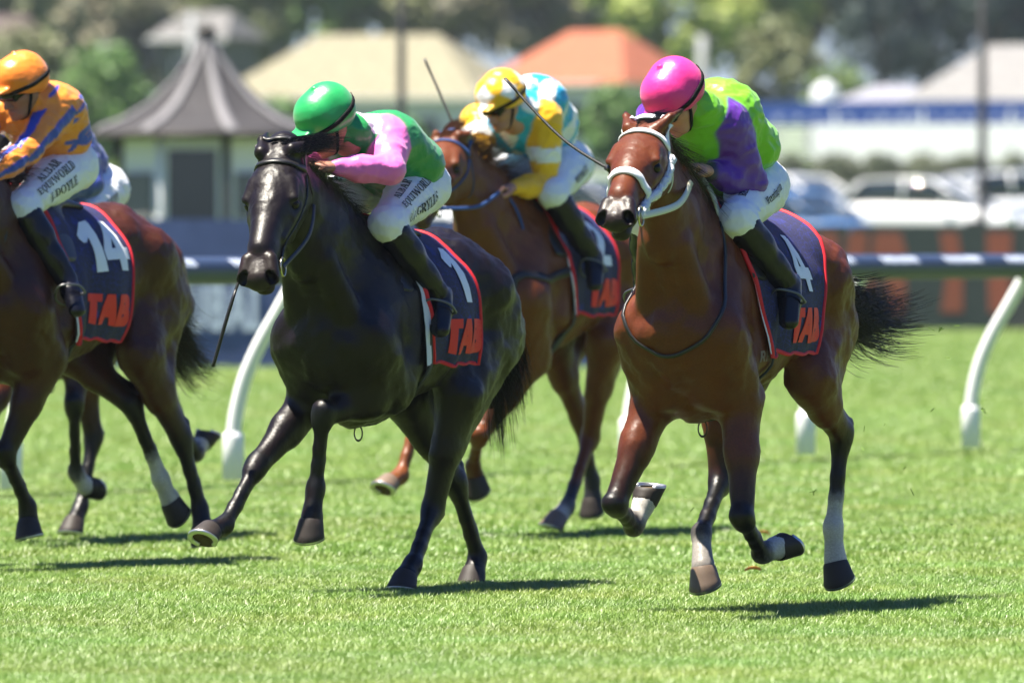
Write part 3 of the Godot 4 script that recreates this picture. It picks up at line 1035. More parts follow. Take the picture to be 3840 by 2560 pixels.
func hoof_meshes(parent: Node3D, cor: Vector3, toe: Vector3, d: Vector3, horn: Material, shoe: Material, sole: Material, stripe: Material = null) -> void:
	# a flared wall with an oblique coronet, a recessed sole and a plate nailed under it
	var td := (toe - cor).normalized()
	var f := td.cross(Vector3(1, 0, 0)).normalized()
	if f.dot(d.cross(Vector3(1, 0, 0))) < 0.0:
		f = -f
	var n := (td * 0.77 - f * 0.64).normalized()
	var g := (td - n * td.dot(n)).normalized()
	var sd := n.cross(g).normalized()
	var rings := []
	var nseg := 28
	var prof := [[0.0, 0.0440, 0.0], [0.08, 0.0485, 0.0], [0.35, 0.0525, 0.0], [0.7, 0.0580, 0.0], [0.97, 0.0630, 0.0], [1.0, 0.0615, 0.0]]
	for pr in prof:
		var ring := PackedVector3Array()
		for i in nseg:
			var a := TAU * i / nseg
			var cx := sin(a)
			var cz := cos(a)
			var t: float = pr[0]
			var rr: float = pr[1]
			var ridge := 0.0006 * sin(t * 40.0)
			var back := 1.0 if cz > 0.0 else 0.86
			var top := cor + n * (-0.018 + 0.021 * (1.0 - cz)) - td * 0.004
			var bot := cor + n * 0.066 + g * 0.036
			var c := top.lerp(bot, t)
			ring.append(c + sd * cx * (rr + ridge) * (1.0 if cz > -0.3 else 0.93) + g * cz * (rr + ridge) * 1.04 * back)
		rings.append(ring)
	var st := SurfaceTool.new()
	st.begin(Mesh.PRIMITIVE_TRIANGLES)
	for r in rings.size() - 1:
		for i in nseg:
			var j := (i + 1) % nseg
			tri4(st, rings[r][i], rings[r][j], rings[r + 1][j], rings[r + 1][i])
	st.generate_normals()
	var hoof := part(parent, "hoof", st.commit(), horn)
	# sole and shoe
	var last: PackedVector3Array = rings[rings.size() - 1]
	var cen := Vector3.ZERO
	for q in last:
		cen += q / nseg
	var s2 := SurfaceTool.new()
	s2.begin(Mesh.PRIMITIVE_TRIANGLES)
	var deep := cen - n * 0.012
	for i in nseg:
		var j := (i + 1) % nseg
		var a1 := last[i].lerp(cen, 0.45) - n * 0.009
		var b1 := last[j].lerp(cen, 0.45) - n * 0.009
		tri4(s2, last[i], last[j], b1, a1)
		tri3(s2, a1, b1, deep + n * (0.004 if absf(float(i) / nseg - 0.5) < 0.12 else 0.0))
	s2.generate_normals()
	part(hoof, "sole", s2.commit(), sole)
	var s3 := SurfaceTool.new()
	s3.begin(Mesh.PRIMITIVE_TRIANGLES)
	var lo := int(nseg * 0.42)
	for k in range(-lo, lo):
		var i := (k + nseg) % nseg
		var j := (k + 1 + nseg) % nseg
		var o1 := last[i] + (last[i] - cen) * 0.02
		var o2 := last[j] + (last[j] - cen) * 0.02
		var i1 := last[i].lerp(cen, 0.30)
		var i2 := last[j].lerp(cen, 0.30)
		var h := n * 0.008
		var e := -n * 0.0015
		tri4(s3, o1 + e, o2 + e, o2 + h, o1 + h)
		tri4(s3, o1 + h, o2 + h, i2 + h, i1 + h)
		tri4(s3, i1 + h, i2 + h, i2 + e, i1 + e)
		if k == -lo:
			tri4(s3, o1 + e, o1 + h, i1 + h, i1 + e)
		if k == lo - 1:
			tri4(s3, o2 + e, i2 + e, i2 + h, o2 + h)
	s3.generate_normals()
	part(hoof, "horseshoe", s3.commit(), shoe)


func strands(curves: Array, r0: float, r1: float, seg: int, cols: Array, rng: RandomNumberGenerator) -> ArrayMesh:
	# each curve is four control points of a hair lock; drawn as a slim three-sided tapering lock
	var st := SurfaceTool.new()
	st.begin(Mesh.PRIMITIVE_TRIANGLES)
	for cv in curves:
		var prev := PackedVector3Array()
		var col: Color = cols[rng.randi() % cols.size()]
		var r := lerpf(r0, r1, rng.randf())
		for i in seg + 1:
			var t := float(i) / seg
			var q: Vector3 = cv[0].bezier_interpolate(cv[1], cv[2], cv[3], t)
			var dq: Vector3 = cv[0].bezier_derivative(cv[1], cv[2], cv[3], clampf(t, 0.01, 0.99)).normalized()
			var s := dq.cross(Vector3(0.3, 0.8, 0.5)).normalized()
			var w := s.cross(dq)
			var rr := r * (1.0 - 0.85 * t)
			var cur := PackedVector3Array([q + s * rr, q - s * rr * 0.5 + w * rr * 0.87, q - s * rr * 0.5 - w * rr * 0.87])
			if i > 0:
				for e in 3:
					var g := (e + 1) % 3
					for v in [prev[e], cur[e], cur[g], prev[e], cur[g], prev[g]]:
						st.set_color(col)
						st.set_normal((v - q).normalized())
						st.add_vertex(v)
			prev = cur
	return st.commit()


# ---------------------------------------------------------------- riders; joints are given in the frame of the horse that carries them
func grown(f: Flesh, cell: float, relief: float, rs: Vector3, sd: int, tint := 0.06) -> Flesh:
	f.cell = cell
	f.relief = relief
	f.relief_scale = rs
	f.relief_seed = sd
	f.tint = tint
	return f


func V2(a: float, b := -1.0) -> Vector2:
	return Vector2(a, a if b < 0.0 else b)


func rider_flesh(j: Dictionary, c: Dictionary) -> Dictionary:
	var skin: Color = c.skin
	var sl: Color = c.sleeve
	var jk: Color = c.jacket
	var wh: Color = c.get("breeches", Color(0.78, 0.79, 0.82))
	var bk := Color(0.007, 0.007, 0.008)
	var sd: int = c.seed
	var pelvis: Vector3 = (j.hipL + j.hipR) * 0.5 + Vector3(0, 0.045, -0.01)
	var chest: Vector3 = (j.shL + j.shR) * 0.5 + Vector3(0, -0.035, -0.04)
	var back: Vector3 = j.back
	var waist := pelvis.lerp(chest, 0.42).lerp(back, 0.35)
	var neck: Vector3 = j.neck
	# jacket
	var lumb: Vector3 = j.lumb
	var ja := grown(Flesh.new(), float(c.get("cell", 0.0095)), 0.0075 * float(c.get("folds", 1.0)), Vector3(9, 12, 8), sd)
	ja.crisp = 500.0
	ja.ridged = true
	ja.bone(pelvis + Vector3(0, 0.01, 0.02), lumb, V2(0.142, 0.105), V2(0.150, 0.112), jk, jk, 0, 0.05)
	ja.bone(lumb, back, V2(0.150, 0.113), V2(0.152, 0.114), jk, jk, 0, 0.05)
	ja.bone(back, chest, V2(0.150, 0.112), V2(0.135, 0.105), jk, jk, 0, 0.05)
	ja.bone(waist, chest + Vector3(0, -0.02, 0), V2(0.135, 0.11), V2(0.125, 0.10), jk, jk, 0, 0.06)
	ja.bone(back.lerp(chest, 0.5), neck, V2(0.12, 0.09), V2(0.075, 0.066), jk, jk, 0, 0.06)
	ja.bone(neck, j.head_frame * Vector3(0, -0.058, -0.035), V2(0.066), V2(0.066), c.get("collar", jk), c.get("collar", jk), 0, 0.03)
	var g := 1
	for s in ["L", "R"]:
		var sh: Vector3 = j["sh" + s]
		var el: Vector3 = j["elb" + s]
		var wr: Vector3 = j["wri" + s]
		ja.bone(chest.lerp(neck, 0.35), sh.lerp(chest, 0.30), V2(0.085), V2(0.080), c.get("yoke", jk), c.get("shoulder", jk), 0, 0.05)
		ja.bone(sh, sh.lerp(el, 0.55), V2(0.076), V2(0.068), sl, sl, g, 0.04)
		ja.bone(sh.lerp(el, 0.5), el, V2(0.066), V2(0.056), sl, sl, g, 0.03)
		ja.bone(el, el.lerp(wr, 0.5), V2(0.056), V2(0.050), sl, sl, g, 0.03)
		ja.bone(el.lerp(wr, 0.45), el.lerp(wr, 0.78), V2(0.050), V2(0.037), sl, sl, g, 0.03)
		ja.bone(el.lerp(wr, 0.76), el.lerp(wr, 0.86), V2(0.033), V2(0.032), c.get("cuff", sl), c.get("cuff", sl), g, 0.006)
		# creases of slack silk round the bend
		for n in 5:
			var t := 0.25 + 0.17 * n
			var q := sh.lerp(el, t) if t < 1.0 else el.lerp(wr, t - 1.0)
			var ax := (el - sh).normalized()
			var off := ax.cross(Vector3(0.4 * n, 1, 0.3)).normalized() * (0.05 - 0.004 * n)
			ja.bone(q + off + ax * 0.02, q - off * 0.7 + ax * (0.05 - 0.02 * (n % 3)), V2(0.017), V2(0.014), sl, sl, g, 0.02)
		g += 1
	if c.has("paint"):
		ja.paint = c.paint
	# breeches
	var br := grown(Flesh.new(), 0.010, 0.0055, Vector3(10, 11, 10), sd + 20, 0.02)
	br.ridged = true
	br.bone(pelvis + Vector3(0, -0.01, -0.03), pelvis + Vector3(0, 0.03, 0.02), V2(0.146, 0.115), V2(0.135, 0.10), wh, wh, 0, 0.06, Vector3(0, 1, 0))
	g = 1
	for s in ["L", "R"]:
		var hp: Vector3 = j["hip" + s]
		var kn: Vector3 = j["knee" + s]
		var an: Vector3 = j["ank" + s]
		br.bone(hp + Vector3(0, 0.0, -0.045), hp.lerp(kn, 0.4), V2(0.108), V2(0.088), wh, wh, g, 0.05)
		br.bone(hp.lerp(kn, 0.35), kn, V2(0.090), V2(0.064), wh, wh, g, 0.04)
		br.bone(kn, kn.lerp(an, 0.35), V2(0.064), V2(0.055), wh, wh, g, 0.03)
		var ax := (kn - hp).normalized()
		for n in 6:
			# pulled folds behind the knee and under the thigh
			var q := hp.lerp(kn, 0.25 + 0.12 * n) + Vector3(0, -0.062 + 0.004 * n, -0.01)
			br.bone(q, q + Vector3(0.07 * (1.0 if s == "L" else -1.0), 0.065, -0.02 - 0.01 * (n % 2)) + ax * 0.03, V2(0.013), V2(0.007), wh, wh, g, 0.016)
		g += 1
	# boots: one mesh for each
	var boots := {}
	for s in ["L", "R"]:
		var kn: Vector3 = j["knee" + s]
		var an: Vector3 = j["ank" + s]
		var to: Vector3 = j["toe" + s]
		var fd := (to - an).normalized()
		var bt := grown(Flesh.new(), 0.009, 0.002, Vector3(20, 12, 20), sd + 31, 0.05)
		var legd := (an - kn).normalized()
		bt.bone(kn.lerp(an, 0.14), kn.lerp(an, 0.40), V2(0.070), V2(0.066), bk, bk, 0, 0.02)
		bt.bone(kn.lerp(an, 0.38), kn.lerp(an, 0.75), V2(0.063), V2(0.050), bk, bk, 0, 0.02)
		bt.bone(kn.lerp(an, 0.70), an, V2(0.050), V2(0.046), bk, bk, 0, 0.03)
		for n in 3:
			var q := kn.lerp(an, 0.72 + 0.10 * n)
			var sx := legd.cross(fd).normalized() * 0.028
			bt.bone(q - sx, q + sx + legd * 0.012, V2(0.022), V2(0.022), bk, bk, 0, 0.012)
		bt.bone(an - fd * 0.035 + legd * 0.028, an + fd * 0.05 + legd * 0.02, V2(0.036, 0.042), V2(0.042, 0.040), bk, bk, 0, 0.02)
		bt.bone(an + fd * 0.05 + legd * 0.022, an + fd * 0.15 + legd * 0.03, V2(0.045, 0.038), V2(0.038, 0.028), bk, bk, 0, 0.02)
		boots[s] = bt
	# body: a slimmer continuous figure inside the clothes, bare at the face, neck and wrists
	var bo := grown(Flesh.new(), 0.015, 0.0, Vector3.ONE, sd, 0.06)
	bo.bone(pelvis, waist, V2(0.12, 0.085), V2(0.115, 0.085), skin, skin, 0, 0.05)
	bo.bone(waist, chest, V2(0.115, 0.088), V2(0.12, 0.085), skin, skin, 0, 0.05)
	var X: Transform3D = j.head_frame
	bo.bone(chest, neck, V2(0.09), V2(0.06), skin, skin, 0, 0.05)
	bo.bone(neck, X * Vector3(0, -0.055, -0.02), V2(0.058), V2(0.055), skin, skin, 0, 0.03)
	g = 1
	for s in ["L", "R"]:
		bo.bone(chest, j["sh" + s], V2(0.06), V2(0.05), skin, skin, 0, 0.04)
		bo.bone(j["sh" + s], j["elb" + s], V2(0.045), V2(0.036), skin, skin, g, 0.03)
		bo.bone(j["elb" + s], j["wri" + s], V2(0.035), V2(0.025), skin, skin, g, 0.02)
		bo.bone(j["hip" + s], j["knee" + s], V2(0.075), V2(0.05), skin, skin, g + 2, 0.04)
		bo.bone(j["knee" + s], j["ank" + s], V2(0.045), V2(0.028), skin, skin, g + 2, 0.03)
		g += 1
	# head
	var he := grown(Flesh.new(), 0.0055, 0.0, Vector3.ONE, sd, 0.12)
	var H := func(x: float, y: float, z: float) -> Vector3: return X * Vector3(x, y, z)
	var up := X.basis.y
	var lip := skin.lerp(Color(0.32, 0.08, 0.07), 0.5)
	he.bone(H.call(0, 0.015, -0.035), H.call(0, 0.015, 0.02), V2(0.073, 0.088), V2(0.070, 0.085), skin, skin, 0, 0.03, up)
	he.bone(H.call(0, -0.045, 0.04), H.call(0, -0.088, 0.055), V2(0.056, 0.045), V2(0.034, 0.034), skin, skin, 0, 0.03, up)
	he.bone(H.call(0, -0.012, 0.085), H.call(0, -0.054, 0.108), V2(0.010), V2(0.0135), skin, skin * 1.02, 0, 0.014, up)
	he.bone(H.call(0, -0.104, 0.072), H.call(0, -0.109, 0.078), V2(0.018), V2(0.015), skin, skin, 0, 0.02, up)
	he.bone(H.call(0, -0.055, -0.02), H.call(0, -0.13, -0.045), V2(0.056), V2(0.058), skin, skin, 0, 0.03, up)
	for s in [-1.0, 1.0]:
		he.bone(H.call(s * 0.034, -0.036, 0.068), H.call(s * 0.050, -0.030, 0.045), V2(0.017), V2(0.017), skin, skin, 0, 0.02, up)
		he.bone(H.call(s * 0.056, -0.040, 0.0), H.call(s * 0.030, -0.098, 0.052), V2(0.020), V2(0.017), skin, skin, 0, 0.025, up)
		he.bone(H.call(s * 0.004, -0.076, 0.096), H.call(s * 0.019, -0.079, 0.085), V2(0.0065, 0.005), V2(0.004), lip, lip, 0, 0.006, up)
		he.bone(H.call(s * 0.004, -0.086, 0.094), H.call(s * 0.017, -0.085, 0.084), V2(0.007, 0.0055), V2(0.004), lip, lip, 0, 0.006, up)
		he.bone(H.call(s * 0.012, -0.057, 0.098), H.call(s * 0.013, -0.060, 0.094), V2(0.009), V2(0.008), skin, skin, 0, 0.008, up)
		he.bone(H.call(s * 0.071, 0.008, -0.012), H.call(s * 0.070, -0.040, -0.004), V2(0.021, 0.010), V2(0.013, 0.008), skin, skin, 0, 0.006, X.basis.x)
		he.hole(H.call(s * 0.082, -0.012, -0.006), X.basis.y, Vector3(0.011, 0.006, 0.016), skin * 0.6, X.basis.x)
		he.hole(H.call(s * 0.032, -0.006, 0.092), X.basis.x, Vector3(0.011, 0.012, 0.018), skin * 0.8, up)
		he.hole(H.call(s * 0.007, -0.066, 0.112), up, Vector3(0.004, 0.005, 0.006), Color(0.05, 0.015, 0.012), X.basis.x)
	# cap
	var ca := grown(Flesh.new(), 0.0075, 0.0030 * float(c.get("slack", 1.0)), Vector3(20, 26, 20), sd + 40, 0.03)
	var cc: Color = c.cap
	ca.bone(H.call(0, 0.048, -0.030), H.call(0, 0.046, 0.022), V2(0.108, 0.104), V2(0.104, 0.100), cc, cc, 0, 0.03, up)
	ca.bone(H.call(0, 0.022, -0.045), H.call(0, 0.018, 0.01), V2(0.104, 0.070), V2(0.102, 0.052), cc, cc, 0, 0.03, up)
	ca.bone(H.call(-0.045, 0.026, 0.115), H.call(0.045, 0.026, 0.115), V2(0.052, 0.011), V2(0.052, 0.011), cc, cc, 0, 0.014, up)
	ca.bone(H.call(0, 0.150, -0.008), H.call(0, 0.155, -0.008), V2(0.012, 0.009), V2(0.012, 0.008), cc, cc, 0, 0.006, up)
	ca.hole(H.call(0, -0.048, 0.045), up, Vector3(0.092, 0.115, 0.066), bk, X.basis.z)
	if c.has("cap_paint"):
		ca.paint = c.cap_paint
	# goggles
	var go := grown(Flesh.new(), 0.006, 0.0, Vector3.ONE, sd, 0.0)
	var gc := Color(0.008, 0.007, 0.006)
	for s in [-1.0, 1.0]:
		go.bone(H.call(s * 0.010, -0.006, 0.098), H.call(s * 0.042, -0.006, 0.088), V2(0.012, 0.025), V2(0.013, 0.026), gc, gc, 0, 0.012, up)
		go.bone(H.call(s * 0.042, -0.005, 0.088), H.call(s * 0.072, 0.0, 0.045), V2(0.012, 0.025), V2(0.006, 0.014), gc, gc, 0, 0.012, up)
	# hands
	var hands := {}
	for s in ["L", "R"]:
		var hd := grown(Flesh.new(), 0.005, 0.0, Vector3.ONE, sd, 0.1)
		var wr: Vector3 = j["wri" + s]
		var d: Vector3 = j.get("hand" + s, (wr - j["elb" + s]).normalized())
		hand_bones(hd, wr - (wr - j["elb" + s]).normalized() * 0.03, wr, d.normalized(), j.get("knuckle" + s, Vector3(0, 1, 0)), skin, 1.0 if s == "L" else -1.0)
		hands[s] = hd
	return {"jacket": ja, "breeches": br, "bootL": boots.L, "bootR": boots.R, "body": bo, "head": he, "cap": ca, "goggles": go, "handL": hands.L, "handR": hands.R}


func hand_bones(f: Flesh, arm: Vector3, wr: Vector3, d: Vector3, up: Vector3, skin: Color, side: float) -> void:
	# a fist round the rein: back of the hand turned to up, fingers curled under, thumb closing from the side
	var y := (up - d * up.dot(d)).normalized()
	var x := y.cross(d).normalized()
	var q := func(a: float, b: float, c: float) -> Vector3: return wr + x * a + y * b + d * c
	f.bone(arm, wr, V2(0.027, 0.022), V2(0.026, 0.020), skin, skin, 0, 0.02, y)
	f.bone(wr, q.call(0.0, 0.0, 0.035), V2(0.027, 0.019), V2(0.036, 0.018), skin, skin, 0, 0.02, y)
	f.bone(q.call(0.0, 0.002, 0.035), q.call(0.0, 0.0, 0.072), V2(0.037, 0.017), V2(0.039, 0.014), skin, skin, 0, 0.02, y)
	var len := [0.036, 0.041, 0.039, 0.032]
	for n in 4:
		var off := (-0.030 + 0.020 * n) * side * -1.0
		var l: float = len[n]
		var k: Vector3 = q.call(off, 0.006, 0.078)
		var p1: Vector3 = q.call(off * 1.05, -0.010, 0.078 + l * 0.82)
		var p2: Vector3 = q.call(off * 1.02, -0.036, 0.074 + l * 0.55)
		var p3: Vector3 = q.call(off * 0.98, -0.036, 0.052 + l * 0.2)
		f.bone(k, p1, V2(0.0105), V2(0.0095), skin, skin, 0, 0.004)
		f.bone(p1, p2, V2(0.0093), V2(0.0085), skin, skin, 0, 0.004)
		f.bone(p2, p3, V2(0.0085), V2(0.0078), skin, skin, 0, 0.004)
	var t0: Vector3 = q.call(-0.026 * side * -1.0 * -1.0, -0.006, 0.018)
	var t1: Vector3 = q.call(0.044 * side, -0.020, 0.050)
	var t2: Vector3 = q.call(0.036 * side, -0.034, 0.082)
	var t3: Vector3 = q.call(0.018 * side, -0.040, 0.100)
	f.bone(q.call(0.022 * side, -0.006, 0.016), t1, V2(0.014), V2(0.012), skin, skin, 0, 0.012)
	f.bone(t1, t2, V2(0.0115), V2(0.0105), skin, skin, 0, 0.006)
	f.bone(t2, t3, V2(0.0105), V2(0.009), skin, skin, 0, 0.004)


func head_at(centre: Vector3, fwd: Vector3, up: Vector3) -> Transform3D:
	var z := fwd.normalized()
	var x := up.cross(z).normalized()
	var y := z.cross(x).normalized()
	return Transform3D(Basis(x, y, z), centre - y * 0.035)


func wrap_text(text: String, size: float, bold: bool, put: Callable, mirror := 1.0, fat := 0.0, out := Vector3.ZERO) -> ArrayMesh:
	# flat lettering laid on a curved surface: put(x, y) gives the place for a point of the lettering
	var tm := TextMesh.new()
	var fn := SystemFont.new()
	fn.font_names = PackedStringArray(["Droid Serif" if not bold else "Droid Sans"])
	fn.font_weight = 700
	tm.font = fn
	tm.text = text
	tm.font_size = 32
	tm.pixel_size = size / 24.0
	tm.depth = 0.0
	tm.curve_step = 1.5
	var arr := tm.get_mesh_arrays()
	var v: PackedVector3Array = arr[Mesh.ARRAY_VERTEX]
	var ix: PackedInt32Array = arr[Mesh.ARRAY_INDEX]
	var st := SurfaceTool.new()
	st.begin(Mesh.PRIMITIVE_TRIANGLES)
	var memo := {}
	var n := ix.size() / 3
	var shifts := [Vector2.ZERO] if fat == 0.0 else [Vector2.ZERO, Vector2(fat, fat), Vector2(-fat, fat), Vector2(fat, -fat), Vector2(-fat, -fat)]
	for k in shifts.size():
		var sh: Vector2 = shifts[k]
		var place := func(x: float, y: float) -> Vector3: return put.call(x + sh.x, y + sh.y) + out * (0.0006 * k)
		memo = {}
		for t in n:
			split_tri(st, v[ix[t * 3]], v[ix[t * 3 + 1]], v[ix[t * 3 + 2]], size * 0.30, place, memo, mirror, 0)
	st.generate_normals()
	return st.commit()


func split_tri(st: SurfaceTool, a: Vector3, b: Vector3, c: Vector3, most: float, put: Callable, memo: Dictionary, mirror: float, level: int) -> void:
	var la := a.distance_to(b)
	var lb := b.distance_to(c)
	var lc := c.distance_to(a)
	if level < 5 and maxf(la, maxf(lb, lc)) > most:
		if la >= lb and la >= lc:
			var m := (a + b) * 0.5
			split_tri(st, a, m, c, most, put, memo, mirror, level + 1)
			split_tri(st, m, b, c, most, put, memo, mirror, level + 1)
		elif lb >= lc:
			var m := (b + c) * 0.5
			split_tri(st, a, b, m, most, put, memo, mirror, level + 1)
			split_tri(st, a, m, c, most, put, memo, mirror, level + 1)
		else:
			var m := (a + c) * 0.5
			split_tri(st, a, b, m, most, put, memo, mirror, level + 1)
			split_tri(st, m, b, c, most, put, memo, mirror, level + 1)
		return
	for q in [a, b, c]:
		var key := Vector2i(roundi(q.x * 4000.0), roundi(q.y * 4000.0))
		if not memo.has(key):
			memo[key] = put.call(q.x * mirror, q.y)
		st.add_vertex(memo[key])


# ---------------------------------------------------------------- putting horses, tack and riders together
func V(a: Array) -> Vector3:
	return Vector3(a[0], a[1], a[2])


func horse_node(key: String, label: String, pos: Vector3, heading: float, p: Dictionary, c: Dictionary, fl: Dictionary) -> Node3D:
	var n := thing("racehorse", label, "horse", pos, -deg_to_rad(heading), "racehorses galloping to the line")
	var coat: StandardMaterial3D = c.coat
	part(n, "body", flesh_mesh([fl.body, fl.head]), coat)
	var X: Transform3D = fl.frame
	for s in [-1.0, 1.0]:
		var eye := SphereMesh.new()
		eye.radius = 0.0235
		eye.height = 0.047
		eye.radial_segments = 20
		eye.rings = 12
		var e := part(n, "eye", eye, M.eye)
		e.position = X * Vector3(s * 0.0800, -0.050, 0.222)
	for name in ["RF", "LF", "RH", "LH"]:
		var J: Array = p[name]
		var toe: Vector3 = J[3] if J.size() > 3 else J[2] + (J[2] - J[1]).normalized() * 0.08
		hoof_meshes(n, J[2], toe, (J[2] - J[1]).normalized(), c.get("horn" + name, M.horn), M.shoe, M.sole)
	# mane and forelock
	var rng := RandomNumberGenerator.new()
	rng.seed = hash(key)
	var o := Vector3(0, p.dy, 0)
	var crest0: Vector3 = o + Vector3(0, 1.52, 0.08)
	var poll: Vector3 = p.poll
	var mid: Vector3 = (o + Vector3(0, 1.22, 0.14)).lerp(poll, 0.5) + Vector3(0, 0.155, -0.05)
	var curves := []
	var blow: Vector3 = p.get("blow", Vector3(0.10, 0.05, -0.25))
	for i in int(p.get("mane_locks", 700)):
		var t := rng.randf()
		var a := crest0.bezier_interpolate(mid, mid + Vector3(0, 0.06, 0.08), poll + Vector3(0, -0.0, -0.05), t)
		a = a + Vector3(rng.randf_range(-0.02, 0.02), -0.012, rng.randf_range(-0.01, 0.01))
		var l := rng.randf_range(0.6, 1.15)
		var fall := Vector3(rng.randf_range(-0.02, 0.05), rng.randf_range(-0.10, 0.03), rng.randf_range(-0.03, 0.03))
		curves.append([a, a + Vector3(0.01, 0.03, -0.015), a + blow * 0.5 * l + Vector3(0.0, 0.02, 0) + fall * 0.3, a + blow * l + fall])
	part(n, "mane", strands(curves, 0.0012, 0.0022, 7, c.hair, rng), M.hair)
	curves = []
	var lock: Vector3 = p.get("forelock", Vector3(0.10, 0.02, -0.16))
	for i in 800:
		var a: Vector3 = X * Vector3(rng.randf_range(-0.035, 0.035), 0.002, rng.randf_range(-0.03, 0.045))
		var l := rng.randf_range(0.6, 1.2)
		var wob := Vector3(rng.randfn(0, 0.010), rng.randfn(0, 0.010), rng.randfn(0, 0.010))
		curves.append([a, a + X.basis.y * 0.022, a + X.basis.y * 0.032 + lock * 0.5 * l, a + X.basis.y * 0.01 + lock * l + wob])
	part(n, "forelock", strands(curves, 0.0012, 0.0024, 8, c.hair, rng), M.hair)
	# tail
	curves = []
	var dock: Vector3 = o + Vector3(0, 1.27, -1.15)
	var tw: Array = p.tail
	var guides := []
	for i in 34:
		guides.append([Vector3(rng.randfn(0, 1), rng.randfn(0, 1), rng.randfn(0, 1)), rng.randf_range(0.55, 1.08), rng.randf()])
	for i in 1500:
		var gd: Array = guides[rng.randi() % guides.size()]
		var a := dock + Vector3(rng.randf_range(-0.022, 0.022), rng.randf_range(-0.03, 0.02), rng.randf_range(-0.05, 0.03))
		var l: float = gd[1] * rng.randf_range(0.8, 1.06)
		var w: Vector3 = gd[0] + Vector3(rng.randfn(0, 1), rng.randfn(0, 1), rng.randfn(0, 1)) * (0.22 if rng.randf() < 0.9 else 0.8)
		curves.append([a, a + (tw[0] as Vector3) * (0.7 + 0.3 * l) + w * 0.010, a + (tw[1] as Vector3) * l + w * 0.034, a + (tw[2] as Vector3) * l + w * (0.034 + 0.036 * gd[2])])
	part(n, "tail", strands(curves, 0.0018, 0.0040, 12, c.hair, rng), M.hair)
	tack(n, key, p, c, fl)
	return n


func snapped_path(f: Flesh, ctrl: Array, steps: int, lift: float) -> Array:
	var pts := smooth_path(ctrl, steps)
	var outs := PackedVector3Array()
	for i in pts.size():
		pts[i] = f.on_skin(pts[i], lift)
		outs.append(f.slope(pts[i]))
	return [pts, outs]


func strap_on(n: Node3D, called: String, f: Flesh, ctrl: Array, width: float, thick: float, m: Material, steps := 5, lift := 0.003) -> MeshInstance3D:
	var r := snapped_path(f, ctrl, steps, lift)
	return part(n, called, band(r[0], r[1], width, thick), m)


func ring_mesh(r: float, w: float) -> TorusMesh:
	var t := TorusMesh.new()
	t.inner_radius = r - w
	t.outer_radius = r + w
	t.rings = 24
	t.ring_segments = 8
	return t


